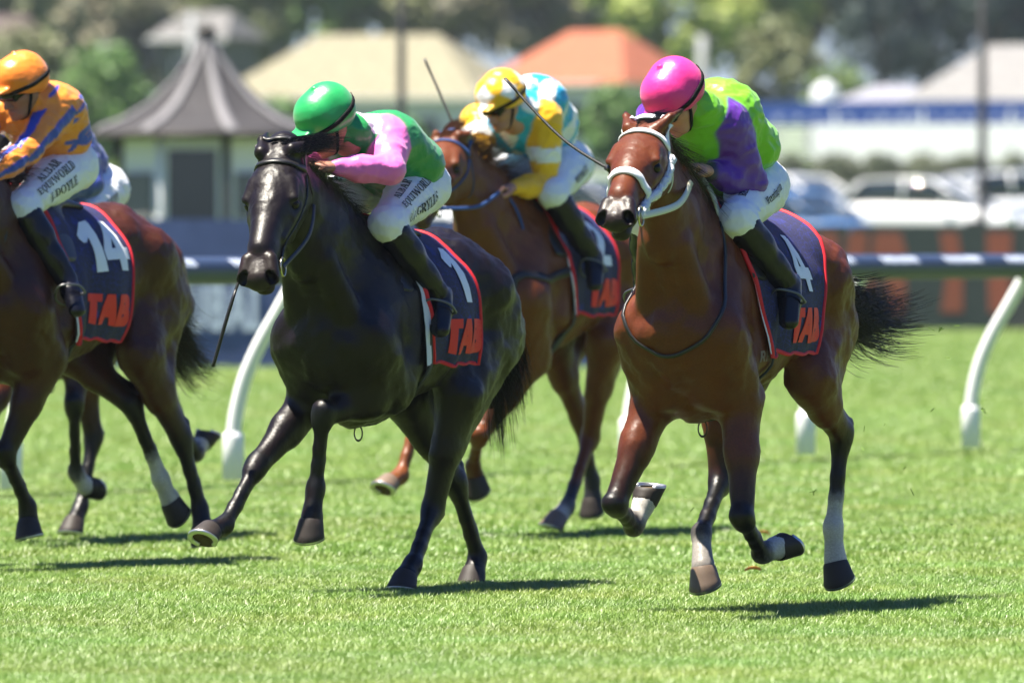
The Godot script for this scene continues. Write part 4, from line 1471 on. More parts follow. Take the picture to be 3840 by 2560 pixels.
func tack(n: Node3D, key: String, p: Dictionary, c: Dictionary, fl: Dictionary) -> void:
	var b: Flesh = fl.body
	var h: Flesh = fl.head
	var X: Transform3D = fl.frame
	var dy: float = p.dy
	var lea: Material = c.leather
	var wide: float = c.get("strap", 0.020)
	var br := Node3D.new()
	br.name = "bridle"
	n.add_child(br)
	# bridle
	strap_on(br, "browband", h, [X * Vector3(-0.105, -0.07, 0.03), X * Vector3(-0.095, -0.01, 0.055), X * Vector3(-0.045, 0.03, 0.075), X * Vector3(0, 0.035, 0.08), X * Vector3(0.045, 0.03, 0.075), X * Vector3(0.095, -0.01, 0.055), X * Vector3(0.105, -0.07, 0.03)], wide * 1.35, 0.007, c.get("browband", lea))
	strap_on(br, "headpiece", h, [X * Vector3(-0.105, -0.07, 0.03), X * Vector3(-0.075, 0.0, -0.05), X * Vector3(0, 0.03, -0.05), X * Vector3(0.075, 0.0, -0.05), X * Vector3(0.105, -0.07, 0.03)], wide, 0.005, lea)
	if c.get("noseband", false):
		strap_on(br, "noseband", h, [X * Vector3(-0.03, -0.18, 0.33), X * Vector3(-0.08, -0.10, 0.345), X * Vector3(-0.05, -0.02, 0.355), X * Vector3(0, 0.02, 0.36), X * Vector3(0.05, -0.02, 0.355), X * Vector3(0.08, -0.10, 0.345), X * Vector3(0.03, -0.18, 0.33)], wide * 1.25, 0.009, lea)
	for s in [-1.0, 1.0]:
		var bit: Vector3 = h.on_skin(X * Vector3(s * 0.065, -0.118, 0.475), 0.012)
		if c.get("fleece", false):
			# sheepskin sleeves: a tuft of short curls round the strap
			var r := snapped_path(h, [X * Vector3(s * 0.112, -0.08, 0.06), X * Vector3(s * 0.10, -0.14, 0.20), X * Vector3(s * 0.085, -0.13, 0.36), bit], 5, 0.004)
			part(br, "cheekpiece", band(r[0], r[1], wide, 0.006), lea)
			var fp := PackedVector3Array()
			var fr := PackedFloat32Array()
			for i in range(1, r[0].size() - 2):
				for k in 2:
					var t := (i + k * 0.5)
					var a: Vector3 = r[0][i].lerp(r[0][i + 1], k * 0.5)
					fp.append(a + r[1][i] * 0.009 + Vector3(0.003 * sin(t * 5.0), 0.003 * cos(t * 4.1), 0.0))
					fr.append(0.0165 + 0.0045 * sin(t * 3.7) * cos(t * 1.9))
			part(br, "fleece_sleeve", tube(fp, fr, 12), M.fleece)
		else:
			strap_on(br, "cheekpiece", h, [X * Vector3(s * 0.105, -0.08, 0.05), X * Vector3(s * 0.10, -0.12, 0.20), X * Vector3(s * 0.080, -0.12, 0.36), bit], wide * 0.8, 0.005, lea)
		strap_on(br, "throat_lash", h, [X * Vector3(s * 0.105, -0.09, 0.03), X * Vector3(s * 0.095, -0.20, 0.03), X * Vector3(s * 0.05, -0.27, 0.04), X * Vector3(0, -0.285, 0.045)], wide * 0.55, 0.004, lea)
		var ring := part(br, "bit_ring", ring_mesh(0.036, 0.0042), M.brass)
		ring.position = bit + X.basis.x * s * 0.012
		ring.basis = Basis(X.basis.z, X.basis.x * 1.0, X.basis.y).orthonormalized()
		# rein
		var hand: Vector3 = p.hands[0 if s < 0.0 else 1]
		var sag := Vector3(s * 0.10, -0.05, 0)
		var path := smooth_path([ring.position, ring.position.lerp(hand, 0.4) + sag * c.get("rein_sag", 0.6), ring.position.lerp(hand, 0.8) + sag * 0.3, hand], 8)
		var outs := PackedVector3Array()
		for q in path:
			outs.append(Vector3(s, 0.3, 0.2).normalized())
		part(br, "rein", band(path, outs, wide * 0.9, 0.004), c.get("rein", lea))
		var drop := smooth_path([hand, hand + Vector3(s * 0.05, -0.10, -0.06), hand + Vector3(s * 0.07, -0.22, -0.09), hand + Vector3(s * 0.03, -0.27, -0.02), hand + Vector3(0, -0.18, 0.05)], 7)
		outs = PackedVector3Array()
		for q in drop:
			outs.append(Vector3(s, 0.2, 0.4).normalized())
		if s > 0.0:
			part(br, "rein_end", band(drop, outs, wide * 0.8, 0.004), c.get("rein", lea))
	# saddlecloth: a sheet over the back, draped on the coat
	var front: Array = c.get("front", [0.10, -0.02])
	var rear: Array = c.get("rear", [-0.55, -0.53])
	var nu := 22
	var nv := 44
	var ax := Vector3(0, 1.12 + dy, 0)
	var amax := deg_to_rad(float(c.get("drop", 124.0)))
	var z0 := func(a: float) -> float: return lerpf(front[0], front[1], pow(clampf(absf(a) / amax, 0, 1), 1.4))
	var z1 := func(a: float) -> float: return lerpf(rear[0], rear[1], clampf(absf(a) / amax, 0, 1))
	var grid := []
	var inner := []
	for i in nu + 1:
		var row := PackedVector3Array()
		var row2 := PackedVector3Array()
		for k in nv + 1:
			var a := lerpf(-amax, amax, float(k) / nv)
			var z: float = lerpf(z0.call(a), z1.call(a), float(i) / nu)
			var from := ax + Vector3(0, 0, z)
			var dir := Vector3(sin(a), cos(a), 0)
			var r := b.cast(from, dir, 0.75)
			var flare := 0.012 + 0.018 * pow(absf(a) / amax, 3.0) * (0.6 + 0.4 * sin(i * 0.9 + a * 3.0)) + (0.012 * sin(i * 0.55) * sin(a * 5.0) if absf(a) > 0.5 else 0.0) * 0.5 + 0.036 * pow(float(i) / nu, 2.2) * smoothstep(0.35, 1.1, absf(a))
			row.append(from + dir * (r + flare))
			row2.append(from + dir * (r + flare - 0.005))
		grid.append(row)
		inner.append(row2)
	var st := SurfaceTool.new()
	st.begin(Mesh.PRIMITIVE_TRIANGLES)
	for i in nu:
		for k in nv:
			tri4(st, grid[i][k], grid[i][k + 1], grid[i + 1][k + 1], grid[i + 1][k])
	st.index()
	st.generate_normals()
	var cloth := part(n, "saddlecloth", st.commit(), c.cloth)
	st = SurfaceTool.new()
	st.begin(Mesh.PRIMITIVE_TRIANGLES)
	for i in nu:
		for k in nv:
			tri4(st, inner[i][k], inner[i + 1][k], inner[i + 1][k + 1], inner[i][k + 1])
	st.index()
	st.generate_normals()
	part(cloth, "lining", st.commit(), M.lining)
	var edge := PackedVector3Array()
	for k in nv + 1:
		edge.append(grid[0][k])
	for i in range(1, nu + 1):
		edge.append(grid[i][nv])
	for k in range(nv - 1, -1, -1):
		edge.append(grid[nu][k])
	for i in range(nu - 1, 0, -1):
		edge.append(grid[i][0])
	edge.append(grid[0][0])
	part(cloth, "binding", tube(edge, PackedFloat32Array([0.0095]), 6, 0.5, Vector3(0.3, 0.2, 0.9)), M.red_tape)
	# the white pad below the cloth, showing along its front edge
	st = SurfaceTool.new()
	st.begin(Mesh.PRIMITIVE_TRIANGLES)
	var under := []
	for i in 9:
		var row := PackedVector3Array()
		for k in nv + 1:
			var a := lerpf(-amax * 0.985, amax * 0.985, float(k) / nv)
			var z: float = lerpf(z0.call(a) + float(c.get("pad", 0.03)) * pow(absf(a) / amax, 2.0), z0.call(a) - 0.16, i / 8.0)
			var from := ax + Vector3(0, 0, z)
			var dir := Vector3(sin(a), cos(a), 0)
			row.append(from + dir * (b.cast(from, dir, 0.75) + 0.0035 + (0.004 + 0.02 * pow(absf(a) / amax, 4.0)) * (1.0 - i / 8.0)))
		under.append(row)
	for i in 8:
		for k in nv:
			tri4(st, under[i][k], under[i][k + 1], under[i + 1][k + 1], under[i + 1][k])
	st.index()
	st.generate_normals()
	part(n, "saddle_pad", st.commit(), M.lining)
	var mid_z: float = rear[1] + 0.17
	# print on both flanks: position (forward, downward) in metres from a corner
	for s in [1.0, -1.0]:
		var put := func(x0: float, y0: float, lift: float) -> Callable:
			return func(x: float, y: float) -> Vector3:
				# x runs to the right of a reader, y up: on the near side a reader sees the front at the left
				var z: float = x0 - x * s
				var ang: float = clampf((y0 - y) / 0.31, 0.0, amax - 0.01)
				var kf: float = (s * ang + amax) / (2.0 * amax) * nv
				var aa: float = s * ang
				var za: float = z0.call(aa)
				var zb: float = z1.call(aa)
				var uf: float = clampf((z - za) / (zb - za), 0.0, 1.0) * nu
				var i := mini(int(uf), nu - 1)
				var k := clampi(int(kf), 0, nv - 1)
				var fu := uf - i
				var fv := kf - k
				var q: Vector3 = (grid[i][k] as Vector3).lerp(grid[i + 1][k], fu).lerp((grid[i][k + 1] as Vector3).lerp(grid[i + 1][k + 1], fu), fv)
				var out := Vector3(sin(aa), cos(aa), 0)
				return q + out * lift
		if c.has("number"):
			var num: String = c.number
			for q in num.length():
				part(cloth, "number", wrap_text(num[q], 0.25, true, put.call(mid_z - s * (q - (num.length() - 1) * 0.5) * 0.145, 0.29, 0.004), 1.0, 0.007, Vector3(s * 0.7, 0.7, 0)), M.white_print)
		part(cloth, "lettering", wrap_text("TAB", 0.135, true, put.call(mid_z, 0.555 + (amax - 2.164) * 0.2, 0.004), 1.0, 0.009, Vector3(s, 0, 0)), M.red_print)
	# girth
	var gp := []
	for k in 15:
		var a := lerpf(deg_to_rad(82.0), deg_to_rad(278.0), k / 14.0)
		var from := ax + Vector3(0, -0.05, -0.03 - 0.05 * absf(sin((a - PI) * 0.8)))
		var dir := Vector3(sin(a), cos(a), 0)
		gp.append(from + dir * (b.cast(from, dir, 0.75) + 0.006))
	strap_on(n, "girth", b, gp, 0.085, 0.008, M.girth, 2, 0.007)
	# surcingle loop under the chest
	var lp := part(n, "girth_loop", ring_mesh(0.022, 0.0035), M.black_leather)
	lp.position = b.on_skin(Vector3(0.0, 0.70 + dy, 0.06), 0.018)
	lp.scale = Vector3(0.8, 1, 1.35)
	lp.basis = Basis(Vector3(1, 0, 0), Vector3(0, 0, 1), Vector3(0, -1, 0)) * lp.basis
	# neck strap and breast girth
	var neck_mid := Vector3(0, 1.30 + dy, 0.26)
	if c.get("neckstrap", true):
		var np := []
		for k in 13:
			var t := k / 12.0
			var a := lerpf(deg_to_rad(-152.0), deg_to_rad(152.0), t)
			np.append(Vector3(0.0, 1.20 + dy, 0.30) + Vector3(sin(a) * 0.20, -cos(a) * 0.30 * 0.9, (cos(a) * 0.15 + 0.02)))
		strap_on(n, "neckstrap", b, np, 0.016, 0.004, M.black_leather, 3, 0.004)
	if c.get("breast_girth", false):
		var np := []
		for k in 11:
			var a := lerpf(deg_to_rad(-115.0), deg_to_rad(115.0), k / 10.0)
			np.append(Vector3(sin(a) * 0.24, 1.08 + dy + 0.08 * (1.0 - cos(a)), 0.02 + cos(a) * 0.40))
		strap_on(n, "breast_girth", b, np, 0.045, 0.006, M.black_leather, 4, 0.006)
	# freeze brand on the shoulder
	if c.has("brand"):
		var bp: Vector3 = c.brand[1]
		var stamp := func(x: float, y: float) -> Vector3: return b.on_skin(bp + Vector3(0.02, y, -x), 0.0022)
		part(n, "brand", wrap_text(c.brand[0], 0.05, true, stamp), M.brand)
	# saddle
	var sa: Flesh = fl.saddle
	part(n, "saddle", flesh_mesh([sa]), M.black_leather)


func saddle_flesh(dy: float) -> Flesh:
	var f := Flesh.new()
	f.cell = 0.013
	var k := Color(0.015, 0.014, 0.014)
	f.bone(Vector3(0, 1.515 + dy, 0.06), Vector3(0, 1.465 + dy, -0.30), V2(0.085, 0.03), V2(0.12, 0.03), k, k, 0, 0.03)
	for s in [-1.0, 1.0]:
		f.bone(Vector3(s * 0.10, 1.47 + dy, 0.0), Vector3(s * 0.225, 1.24 + dy, 0.02), V2(0.11, 0.018), V2(0.085, 0.014), k, k, 0, 0.03, Vector3(s, 0.6, 0))
	return f


func rider_node(label: String, pos: Vector3, heading: float, j: Dictionary, c: Dictionary, fl: Dictionary) -> Node3D:
	var seat: Vector3 = (j.hipL + j.hipR) * 0.5
	var turn := -deg_to_rad(heading)
	var n := thing("person", label, "jockey", pos, turn, "jockeys riding the racehorses")
	var body := part(n, "body", flesh_mesh([fl.body, fl.head, fl.handL, fl.handR]), M.skin)
	part(n, "silk_jacket", flesh_mesh([fl.jacket]), M.silk)
	var br := part(n, "breeches", flesh_mesh([fl.breeches]), M.breeches)
	var X: Transform3D = j.head_frame
	for s in ["L", "R"]:
		part(n, "boot", flesh_mesh([fl["boot" + s]]), M.boot)
		# stirrup iron and leather
		var an: Vector3 = j["ank" + s]
		var to: Vector3 = j["toe" + s]
		var kn: Vector3 = j["knee" + s]
		var fd := (to - an).normalized()
		var ld := (an - kn).normalized()
		var sole := an + fd * 0.06 + ld * 0.045
		var side := ld.cross(fd).normalized()
		var up := side.cross(fd).normalized()
		if up.y < 0.0:
			up = -up
		part(n, "stirrup", tube(smooth_path([sole - side * 0.055 - up * 0.004, sole - side * 0.058 + up * 0.06, sole + up * 0.115, sole + side * 0.058 + up * 0.06, sole + side * 0.055 - up * 0.004, sole - up * 0.008, sole - side * 0.055 - up * 0.004], 5), PackedFloat32Array([0.005]), 6), M.iron)
	part(n, "cap", flesh_mesh([fl.cap]), M.silk)
	part(n, "goggles", flesh_mesh([fl.goggles]), M.goggles)
	# elastic round the cap, chin strap
	var gp := []
	for k in 17:
		var a := lerpf(-2.75, 2.75, k / 16.0)
		gp.append(X * Vector3(sin(a) * 0.13, 0.005 + 0.052 * (1.0 - cos(a)) * 0.5, cos(a) * 0.13 - 0.015))
	var r := snapped_path(fl.cap, gp, 2, 0.002)
	part(n, "goggle_strap", band(r[0], r[1], 0.020, 0.003), M.black_cloth)
	for s in [-1.0, 1.0]:
		var cs := snapped_path(fl.head, [X * Vector3(s * 0.075, 0.0, 0.012), X * Vector3(s * 0.07, -0.05, 0.03), X * Vector3(s * 0.045, -0.10, 0.04), X * Vector3(0.0, -0.128, 0.045)], 4, 0.003)
		part(n, "chin_strap", band(cs[0], cs[1], 0.014, 0.003), M.black_cloth)
	# sponsor and name lettering along the thigh
	for t in c.get("text", []):
		var kn: Vector3 = j["knee" + t.leg]
		var hp: Vector3 = j["hip" + t.leg]
		var axis := (hp - kn).normalized()
		var sgn := 1.0 if t.leg == "L" else -1.0
		var e0 := (Vector3(sgn, 0, 0) - axis * axis.x * sgn).normalized()
		var e1 := axis.cross(e0).normalized()
		if e1.y < 0.0:
			e1 = -e1
		var f: Flesh = fl.breeches
		var a0: float = deg_to_rad(t.at[1])
		var along: float = t.at[0]
		var put := func(x: float, y: float) -> Vector3:
			var from: Vector3 = kn + axis * (along + x)
			var a := a0 + y / 0.085
			var dir := e0 * cos(a) + e1 * sin(a)
			return from + dir * (f.cast(from, dir, 0.22) + 0.005)
		part(br, "lettering", wrap_text(t.text, t.size, false, put), M.black_print)
	return n


# ---------------------------------------------------------------- where the joints are: x left, y up, z forward of each horse
func poses() -> Dictionary:
	var d := {}
	d["black"] = {"dy": -0.06,
		"poll": Vector3(-0, 1.731, 0.8),
		"nose": Vector3(0.092, 1.304, 1.22),
		"earR": Vector3(-0.115, 1.803, 0.66),
		"earL": Vector3(0.151, 1.768, 0.62),
		"RF": [Vector3(-0.25, 0.483, 0.48), Vector3(-0.275, 0.26, 0.72), Vector3(-0.298, 0.242, 0.79), Vector3(-0.3, 0.215, 0.9)],
		"LF": [Vector3(0.007, 0.69, 0.4), Vector3(-0.036, 0.402, 0.38), Vector3(-0.041, 0.281, 0.41), Vector3(-0.046, 0.173, 0.45)],
		"RH": [Vector3(-0.07, 0.389, -1.05), Vector3(-0.059, 0.085, -1.24), Vector3(-0.058, 0.04, -1.2), Vector3(-0.058, -0.02, -1.15)],
		"LH": [Vector3(0.05, 0.295, -0.55), Vector3(0.086, 0.085, -0.28), Vector3(0.083, 0.045, -0.22), Vector3(0.085, -0.01, -0.15)],
	}
	d["bay"] = {"dy": 0,
		"poll": Vector3(0.042, 1.8, 0.8),
		"nose": Vector3(0.102, 1.516, 1.3),
		"earR": Vector3(-0.083, 1.857, 0.66),
		"earL": Vector3(0.16, 1.868, 0.7),
		"RF": [Vector3(-0.244, 0.396, 0.34), Vector3(-0.259, 0.304, 0.1), Vector3(-0.243, 0.388, 0.03), Vector3(-0.233, 0.454, -0.02)],
		"LF": [Vector3(0.213, 0.346, 0.2), Vector3(0.199, 0.203, -0.05), Vector3(0.23, 0.221, -0.13), Vector3(0.259, 0.226, -0.2)],
		"RH": [Vector3(-0.148, 0.464, -0.55), Vector3(-0.105, 0.275, -0.22), Vector3(-0.073, 0.15, -0.15), Vector3(-0.056, 0.056, -0.12)],
		"LH": [Vector3(0.185, 0.633, -1), Vector3(0.167, 0.281, -0.95), Vector3(0.172, 0.149, -0.96), Vector3(0.193, 0.065, -0.94)],
	}
	d["chestnut"] = {"dy": 0.07,
		"poll": Vector3(-0.059, 1.856, 0.72),
		"nose": Vector3(0.003, 1.626, 1.2),
		"earR": Vector3(-0.135, 1.893, 0.7),
		"earL": Vector3(0.043, 1.848, 0.66),
		"RF": [Vector3(-0.293, 0.566, 0.55), Vector3(-0.305, 0.279, 0.72), Vector3(-0.325, 0.252, 0.79), Vector3(-0.335, 0.225, 0.89)],
		"LF": [Vector3(-0.045, 0.461, 0.4), Vector3(-0.146, 0.315, 0.25), Vector3(-0.159, 0.266, 0.2), Vector3(-0.143, 0.168, 0.2)],
		"RH": [Vector3(-0.12, 0.52, -0.95), Vector3(-0.12, 0.22, -1.1), Vector3(-0.12, 0.14, -1.1), Vector3(-0.12, 0.07, -1.08)],
		"LH": [Vector3(0.02, 0.429, -0.75), Vector3(0.031, 0.108, -0.45), Vector3(0.012, 0.07, -0.4), Vector3(-0.009, 0.019, -0.33)],
	}
	d["left"] = {"dy": 0.06,
		"poll": Vector3(0, 1.8, 0.85),
		"nose": Vector3(0, 1.45, 1.3),
		"earR": Vector3(-0.09, 1.92, 0.8),
		"earL": Vector3(0.09, 1.92, 0.8),
		"RF": [Vector3(-0.14, 0.5, 0.48), Vector3(-0.14, 0.28, 0.3), Vector3(-0.14, 0.3, 0.2), Vector3(-0.14, 0.33, 0.13)],
		"LF": [Vector3(0.003, 0.467, 0.2), Vector3(0.006, 0.238, -0), Vector3(0.006, 0.177, -0), Vector3(0.022, 0.137, 0.03)],
		"RH": [Vector3(0.089, 0.664, -0.8), Vector3(0.138, 0.342, -0.97), Vector3(0.153, 0.248, -1.03), Vector3(0.183, 0.165, -1.05)],
		"LH": [Vector3(0.227, 0.513, -1), Vector3(0.264, 0.21, -1.1), Vector3(0.283, 0.142, -1.08), Vector3(0.305, 0.077, -1.05)],
	}
	d["hidden"] = {"dy": 0.03,
		"poll": Vector3(0, 1.8, 0.85),
		"nose": Vector3(0, 1.45, 1.3),
		"earR": Vector3(-0.09, 1.92, 0.8),
		"earL": Vector3(0.09, 1.92, 0.8),
		"RF": [Vector3(-0.14, 0.5, 0.55), Vector3(-0.14, 0.25, 0.66), Vector3(-0.14, 0.2, 0.76), Vector3(-0.14, 0.16, 0.84)],
		"LF": [Vector3(0.185, 0.62, 0.2), Vector3(0.122, 0.305, 0.05), Vector3(0.142, 0.237, -0.02), Vector3(0.159, 0.215, -0.1)],
		"RH": [Vector3(-0.12, 0.45, -0.7), Vector3(-0.12, 0.13, -0.55), Vector3(-0.12, 0.07, -0.48), Vector3(-0.12, 0.02, -0.42)],
		"LH": [Vector3(0.164, 0.542, -1), Vector3(0.166, 0.363, -1.25), Vector3(0.158, 0.413, -1.33), Vector3(0.169, 0.453, -1.4)],
	}
	return d


func rider_poses() -> Dictionary:
	var d := {}
	d["black"] = {
		"head": Vector3(-0.037, 1.881, 0.3),
		"neck": Vector3(0.034, 1.816, 0.17),
		"shL": Vector3(0.113, 1.786, 0.02),
		"shR": Vector3(-0.17, 1.79, 0.05),
		"elbL": Vector3(0.205, 1.661, 0.2),
		"wriL": Vector3(0.026, 1.67, 0.4),
		"elbR": Vector3(-0.24, 1.62, 0.2),
		"wriR": Vector3(-0.1, 1.6, 0.42),
		"hipL": Vector3(0.13, 1.6, -0.25),
		"hipR": Vector3(-0.13, 1.6, -0.25),
		"kneeL": Vector3(0.162, 1.449, 0.14),
		"kneeR": Vector3(-0.2, 1.45, 0.14),
		"ankL": Vector3(0.273, 1.159, -0.13),
		"ankR": Vector3(-0.28, 1.16, -0.13),
		"toeL": Vector3(0.296, 1.059, -0.05),
		"toeR": Vector3(-0.29, 1.06, -0.05),
		"back": Vector3(0.076, 1.775, -0.06),
		"lumb": Vector3(0.104, 1.686, -0.2),
	}
	d["bay"] = {
		"head": Vector3(-0.026, 1.938, 0.32),
		"neck": Vector3(0.045, 1.874, 0.22),
		"shL": Vector3(0.11, 1.818, 0.1),
		"shR": Vector3(-0.16, 1.83, 0.14),
		"elbL": Vector3(0.154, 1.598, -0.05),
		"wriL": Vector3(0.06, 1.643, 0.2),
		"elbR": Vector3(-0.24, 1.6, 0.1),
		"wriR": Vector3(-0.09, 1.6, 0.36),
		"hipL": Vector3(0.1, 1.585, -0.28),
		"hipR": Vector3(-0.13, 1.585, -0.28),
		"kneeL": Vector3(0.165, 1.46, 0.13),
		"kneeR": Vector3(-0.19, 1.46, 0.13),
		"ankL": Vector3(0.285, 1.215, -0.1),
		"ankR": Vector3(-0.285, 1.215, -0.1),
		"toeL": Vector3(0.3, 1.12, -0.03),
		"toeR": Vector3(-0.3, 1.12, -0.03),
		"back": Vector3(0.041, 1.865, -0.03),
		"lumb": Vector3(0.052, 1.739, -0.2),
	}
	d["chestnut"] = {
		"head": Vector3(0.023, 2.063, 0.32),
		"neck": Vector3(0.077, 1.999, 0.2),
		"shL": Vector3(0.176, 1.954, 0.12),
		"shR": Vector3(-0.186, 1.943, 0.12),
		"elbL": Vector3(0.147, 1.641, 0.08),
		"wriL": Vector3(0.07, 1.627, 0.3),
		"elbR": Vector3(-0.116, 1.79, 0.25),
		"wriR": Vector3(-0.069, 1.691, 0.4),
		"hipL": Vector3(0.12, 1.74, -0.26),
		"hipR": Vector3(-0.11, 1.74, -0.26),
		"kneeL": Vector3(0.2, 1.6, 0.1),
		"kneeR": Vector3(-0.12, 1.61, 0.16),
		"ankL": Vector3(0.305, 1.3, -0.13),
		"ankR": Vector3(-0.29, 1.28, -0.13),
		"toeL": Vector3(0.335, 1.21, -0.05),
		"toeR": Vector3(-0.31, 1.19, -0.05),
		"back": Vector3(0.045, 2.037, -0.04),
		"lumb": Vector3(0.023, 1.941, -0.2),
	}
	d["left"] = {
		"head": Vector3(0.052, 2.066, 0.16),
		"neck": Vector3(0.107, 1.983, 0.06),
		"shL": Vector3(0.153, 1.952, -0.02),
		"shR": Vector3(-0.16, 1.95, 0.02),
		"elbL": Vector3(0.115, 1.768, 0.2),
		"wriL": Vector3(0.05, 1.643, 0.42),
		"elbR": Vector3(-0.2, 1.74, 0.24),
		"wriR": Vector3(-0.08, 1.62, 0.46),
		"hipL": Vector3(0.12, 1.7, -0.16),
		"hipR": Vector3(-0.13, 1.7, -0.16),
		"kneeL": Vector3(0.1, 1.523, 0.23),
		"kneeR": Vector3(-0.17, 1.55, 0.21),
		"ankL": Vector3(0.266, 1.218, 0.14),
		"ankR": Vector3(-0.27, 1.22, 0),
		"toeL": Vector3(0.33, 1.122, 0.2),
		"toeR": Vector3(-0.29, 1.12, 0.06),
		"back": Vector3(0.08, 1.933, -0.08),
		"lumb": Vector3(0.073, 1.829, -0.14),
	}
	d["hidden"] = {
		"head": Vector3(0, 2, 0.33),
		"neck": Vector3(0, 1.93, 0.23),
		"shL": Vector3(0.16, 1.86, 0.13),
		"shR": Vector3(-0.16, 1.86, 0.13),
		"elbL": Vector3(0.24, 1.64, 0.14),
		"wriL": Vector3(0.09, 1.6, 0.36),
		"elbR": Vector3(-0.24, 1.64, 0.14),
		"wriR": Vector3(-0.09, 1.6, 0.36),
		"hipL": Vector3(0.12, 1.62, -0.27),
		"hipR": Vector3(-0.12, 1.62, -0.27),
		"kneeL": Vector3(0.19, 1.49, 0.12),
		"kneeR": Vector3(-0.19, 1.49, 0.12),
		"ankL": Vector3(0.28, 1.2, -0.12),
		"ankR": Vector3(-0.28, 1.2, -0.12),
		"toeL": Vector3(0.3, 1.1, -0.05),
		"toeR": Vector3(-0.3, 1.1, -0.05),
		"back": Vector3(0, 1.82, -0.06),
		"lumb": Vector3(0, 1.74, -0.2),
	}
	return d


# ---------------------------------------------------------------- materials
func materials() -> void:
	var fine := noise_tex(0.045, 4, 512, true, 6.0, 3)
	var weave := noise_tex(0.16, 2, 512, true, 5.0, 9)
	var wrinkle := noise_tex(0.012, 4, 512, true, 14.0, 12, FastNoiseLite.TYPE_PERLIN)
	M.coat = grain(dyed(0.48, 0.38), noise_tex(0.05, 5, 512, true, 7.0, 27), 3.0, 0.16)
	M.coat.roughness_texture = ramp_tex(0.02, Color(0.78, 0.78, 0.78), Color.WHITE, 5, 512, 35)
	M.coat.albedo_texture = ramp_tex(0.06, Color(0.78, 0.76, 0.74), Color.WHITE, 5, 512, 33)
	M.hair = dyed(0.42, 0.5)
	M.hair_dull = dyed(0.95, 0.2)
	M.fleece = grain(mat(lin(0.72, 0.74, 0.76), 0.95, 0.2), noise_tex(0.03, 4, 256, true, 20.0, 14), 8.0, 1.0)
	M.eye = mat(lin(0.006, 0.004, 0.003), 0.16, 0.35)
	M.horn = grain(mat(lin(0.030, 0.023, 0.019), 0.58, 0.4), fine, 14.0, 0.5)
	M.horn_pale = grain(mat(lin(0.16, 0.11, 0.075), 0.5, 0.5), fine, 14.0, 0.5)
	M.shoe = grain(mat(lin(0.62, 0.63, 0.64), 0.35, 0.5, 0.9), fine, 20.0, 0.3)
	M.sole = grain(mat(lin(0.09, 0.065, 0.035), 0.9, 0.3), fine, 16.0, 0.9)
	M.silk = grain(dyed(0.38, 0.5), wrinkle, 2.0, 0.22)
	M.silk.rim_enabled = true
	M.silk.rim = 0.25
	M.silk.rim_tint = 0.6
	M.breeches = grain(dyed(0.62, 0.4), wrinkle, 2.4, 0.30)
	M.skin = grain(dyed(0.5, 0.45), fine, 12.0, 0.3)
	M.skin.subsurf_scatter_enabled = true
	M.skin.subsurf_scatter_strength = 0.12
	M.boot = grain(dyed(0.24, 0.42), wrinkle, 3.0, 0.3)
	M.goggles = mat(lin(0.006, 0.005, 0.005), 0.10, 0.4)
	M.black_leather = grain(mat(lin(0.014, 0.013, 0.013), 0.38, 0.5), fine, 20.0, 0.4)
	M.white_leather = grain(mat(lin(0.72, 0.74, 0.77), 0.5, 0.45), fine, 20.0, 0.3)
	M.cream_leather = grain(mat(lin(0.60, 0.60, 0.47), 0.55, 0.4), fine, 20.0, 0.4)
	M.blue_webbing = grain(mat(lin(0.025, 0.065, 0.20), 0.6, 0.4), weave, 20.0, 0.6)
	M.black_cloth = mat(lin(0.012, 0.012, 0.013), 0.85, 0.3)
	M.cloth = grain(mat(lin(0.010, 0.011, 0.028), 0.75, 0.4), weave, 12.0, 0.5)
	# navy cloth printed with a fine blue lattice
	var im := Image.create(256, 256, false, Image.FORMAT_RGB8)
	var rng := RandomNumberGenerator.new()
	rng.seed = 5
	var cells := []
	for i in 60:
		cells.append(Vector2(rng.randf() * 256.0, rng.randf() * 256.0))
	for y in 256:
		for x in 256:
			var d1 := 1e9
			var d2 := 1e9
			for q in cells:
				var dx: float = absf(x - q.x)
				var dy: float = absf(y - q.y)
				dx = minf(dx, 256.0 - dx)
				dy = minf(dy, 256.0 - dy)
				var d := sqrt(dx * dx + dy * dy)
				if d < d1:
					d2 = d1
					d1 = d
				elif d < d2:
					d2 = d
			var e := clampf(1.0 - (d2 - d1) / 3.0, 0.0, 1.0)
			im.set_pixel(x, y, Color(0.17, 0.17, 0.28).lerp(Color(0.20, 0.23, 0.58), e))
	M.cloth.albedo_color = Color.WHITE
	M.cloth.albedo_texture = ImageTexture.create_from_image(im)
	M.cloth.uv1_scale = Vector3.ONE * 5.0
	M.lining = mat(lin(0.62, 0.64, 0.70), 0.9, 0.3)
	M.red_tape = mat(lin(0.62, 0.018, 0.030), 0.6, 0.4)
	M.white_print = mat(lin(0.78, 0.78, 0.80), 0.6, 0.4)
	M.red_print = mat(lin(0.72, 0.035, 0.028), 0.6, 0.4)
	M.black_print = mat(lin(0.012, 0.012, 0.014), 0.7, 0.3)
	M.girth = grain(mat(lin(0.040, 0.042, 0.042), 0.7, 0.4), weave, 14.0, 0.8)
	M.brand = mat(lin(0.22, 0.17, 0.14), 0.7, 0.3)
	M.brass = mat(lin(0.55, 0.50, 0.36), 0.22, 0.6, 0.95)
	M.iron = mat(lin(0.16, 0.16, 0.17), 0.4, 0.5, 0.9)
	M.steel = mat(lin(0.55, 0.56, 0.58), 0.22, 0.6, 1.0)
	M.whip = grain(mat(lin(0.012, 0.012, 0.012), 0.45, 0.5), weave, 30.0, 0.8)
	# rail, boards
	M.rail = grain(mat(lin(0.034, 0.052, 0.10), 0.42, 0.4), fine, 6.0, 0.15)
	M.post = grain(mat(lin(0.84, 0.85, 0.84), 0.40, 0.5), fine, 6.0, 0.2)
